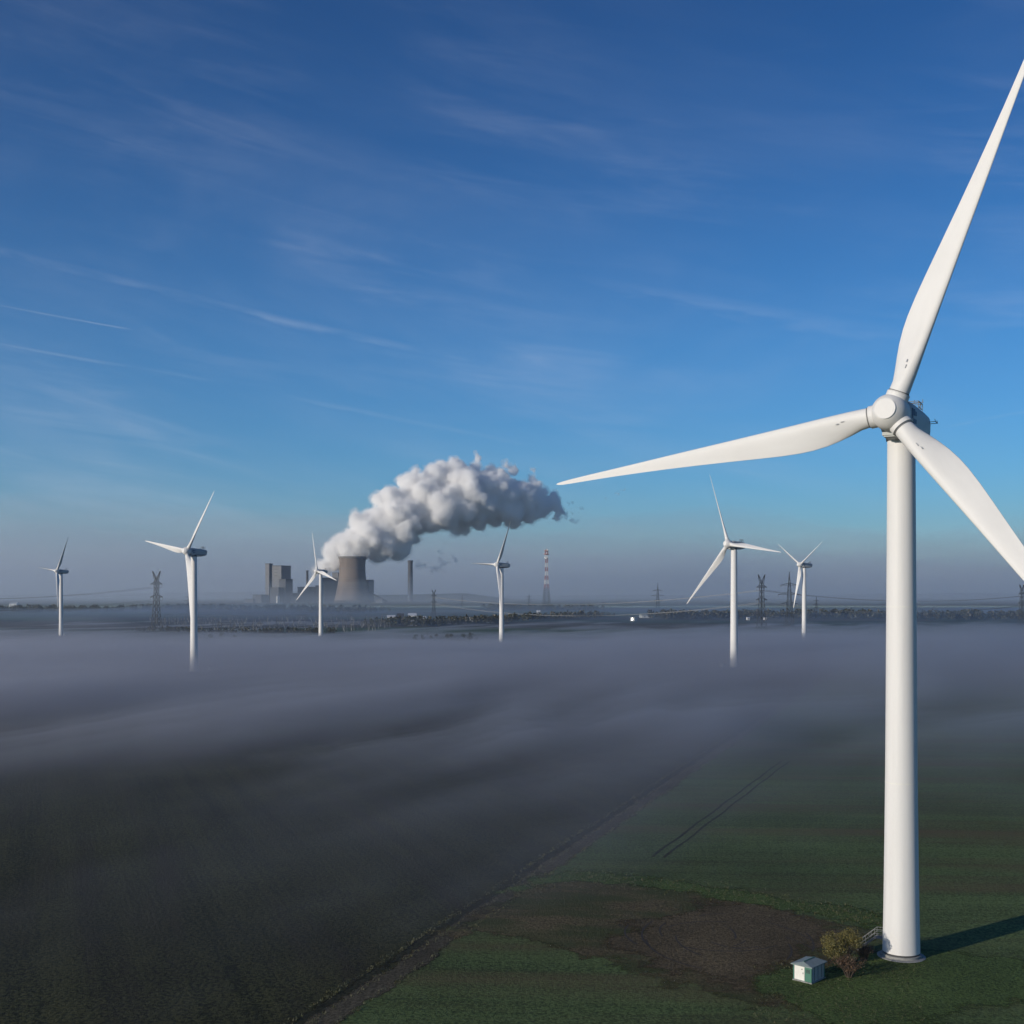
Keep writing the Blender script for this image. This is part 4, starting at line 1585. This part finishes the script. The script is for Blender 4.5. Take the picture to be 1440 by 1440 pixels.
# steam: puffs of many sizes fused into one billowing body
def plume():
    ax = [(487, 789, 23), (499, 772, 30), (520, 757, 36), (546, 742, 42), (572, 727, 47), (602, 714, 52), (634, 706, 54), (664, 704, 50), (694, 705, 46), (722, 708, 39), (748, 711, 31), (768, 716, 20)]
    tops = [(470, 790, 16), (457, 797, 12), (446, 802, 8), (466, 777, 14), (480, 764, 17), (532, 775, 20), (560, 772, 20), (505, 735, 16), (548, 702, 20), (578, 680, 19), (612, 668, 19), (640, 662, 20),
            (668, 656, 9), (672, 646, 6), (669, 639, 3), (704, 670, 13), (712, 655, 6), (748, 674, 8), (750, 662, 5), (752, 684, 13), (732, 690, 18), (778, 708, 15), (786, 716, 9), (792, 722, 6), (783, 727, 8), (764, 692, 9), (722, 662, 9)]
    bm = bmesh.new()
    R = random.Random(5)

    def puff(c, r):
        bmesh.ops.create_icosphere(bm, subdivisions=2 if r > 20 else 1, radius=r, matrix=Matrix.Translation(c) @ Matrix.Rotation(R.uniform(0, 6), 4, 'Z') @ Matrix.Diagonal((R.uniform(.9, 1.15), R.uniform(.9, 1.15), R.uniform(.85, 1.05), 1)))

    def where(px, py):
        dd = PD + 20 + max(0, px - 495) * 1.1 * PX * .5
        return at(px, py, dd)

    big_ = []
    for (a, b_, ra), (c, d, rb) in zip(ax, ax[1:]):
        for k in range(3):
            f = k / 3
            px, py, r = a + (c - a) * f, b_ + (d - b_) * f, ra + (rb - ra) * f
            p = where(px, py)
            big_.append((p, r * PX * .70))
    for px, py, r in tops: big_.append((where(px, py), r * PX * .9))
    for p, r in big_: puff(p, r)
    med = []
    for p, r in big_:
        for k in range(12 if r > 60 else 6):
            d = Vector((R.gauss(0, 1), R.gauss(0, 1), R.gauss(0, 1) + .7)).normalized()
            rr = r * R.uniform(.22, .50)
            q = p + d * r * R.uniform(.88, 1.1)
            if q.z < CTH + 4 and abs(q.x - CTX) < 60: continue
            puff(q, rr); med.append((q, rr))
    for p, r in med:
        for k in range(5):
            d = Vector((R.gauss(0, 1), R.gauss(0, 1), R.gauss(0, 1) + .2)).normalized()
            rr = r * R.uniform(.28, .55)
            if rr < 6: continue
            q = p + d * r * R.uniform(.85, 1.05)
            if q.z < CTH + 4 and abs(q.x - CTX) < 60: continue
            puff(q, rr)
    root = empty('steam_cloud', (CTX, PD, CTH))
    me = bpy.data.meshes.new('dense_core')
    bm.to_mesh(me); bm.free()
    me.transform(Matrix.Translation(-Vector(root.location)))
    inv_ = [('swell', 40, 16, .55), ('curl', 13, 11, .5)]
    for nm_, dens, specs, vox in (('dense_core', STEAM_D, [('swell', 40, 18, .60), ('curl', 12, 14, .5)], 4.0),
                                  ('thin_edge', .015, [('swell', 34, 30, .36), ('curl', 15, 26, .42)], 5.0)):
        mc = me if nm_ == 'dense_core' else me.copy()
        mc.name = nm_
        o = bpy.data.objects.new(nm_, mc)
        COL.objects.link(o)
        o.parent = root
        rm = o.modifiers.new('fuse', 'REMESH')
        rm.mode = 'VOXEL'; rm.voxel_size = vox
        for nm, sc_, st, mid in specs:
            tx = bpy.data.textures.new(nm, 'CLOUDS')
            tx.noise_scale = sc_; tx.noise_depth = 4
            dm = o.modifiers.new(nm, 'DISPLACE')
            dm.texture = tx; dm.texture_coords = 'LOCAL'; dm.strength = st; dm.mid_level = mid
        mc.materials.clear()
        mc.materials.append(volume_mat('steam_' + nm_, (1, .9965, .993), dens, .0))
    # torn shreds drifting off the right end and under the cloud
    R2 = random.Random(9)
    for (px, py, r, dens) in ((796, 722, 10, .028), (806, 733, 8, .028), (818, 716, 5, .028), (800, 708, 6, .022), (868, 694, 5, .028), (878, 689, 5, .028), (852, 700, 3, .022),
                              (618, 748 + 28, 6, .028), (640, 786, 8, .022), (606, 800, 13, .018), (622, 792, 10, .018), (592, 792, 12, .02), (655, 787, 4, .028)):
        b2 = bmesh.new()
        c_ = where(px, py)
        for k in range(6):
            q = c_ + Vector((R2.gauss(0, .55), R2.gauss(0, .5), R2.gauss(0, .3))) * r * PX
            bmesh.ops.create_icosphere(b2, subdivisions=2, radius=r * PX * R2.uniform(.25, .5), matrix=Matrix.Translation(q - Vector(root.location)))
        ms = bpy.data.meshes.new('steam_shred')
        b2.to_mesh(ms); b2.free()
        o = bpy.data.objects.new('steam_shred', ms)
        COL.objects.link(o); o.parent = root
        rm = o.modifiers.new('fuse', 'REMESH'); rm.mode = 'VOXEL'; rm.voxel_size = 3.5
        tx = bpy.data.textures.new('tear', 'CLOUDS'); tx.noise_scale = 14; tx.noise_depth = 4
        dm = o.modifiers.new('tear', 'DISPLACE'); dm.texture = tx; dm.texture_coords = 'LOCAL'; dm.strength = r * 2.2; dm.mid_level = .55
        ms.materials.append(volume_mat('steam_shred', (.92, .93, .95), dens, .2))
    tag(root, 'billowing white steam cloud drifting right from the cooling tower', 'steam cloud')


plume()

# ------------------------------------------------------------------ render settings
sc.view_settings.view_transform = 'Standard'
sc.view_settings.look = 'None'
sc.view_settings.exposure = 0
sc.view_settings.gamma = 1
sc.render.engine = 'CYCLES'
cy = sc.cycles
cy.use_denoising = True
try: cy.denoiser = 'OPENIMAGEDENOISE'
except Exception: pass
cy.use_adaptive_sampling = True
cy.adaptive_threshold = .015
cy.max_bounces = 24
cy.diffuse_bounces = 3
cy.glossy_bounces = 2
cy.transmission_bounces = 2
cy.transparent_max_bounces = 12
cy.volume_bounces = 24
cy.sample_clamp_indirect = 6
cy.sample_clamp_direct = 0
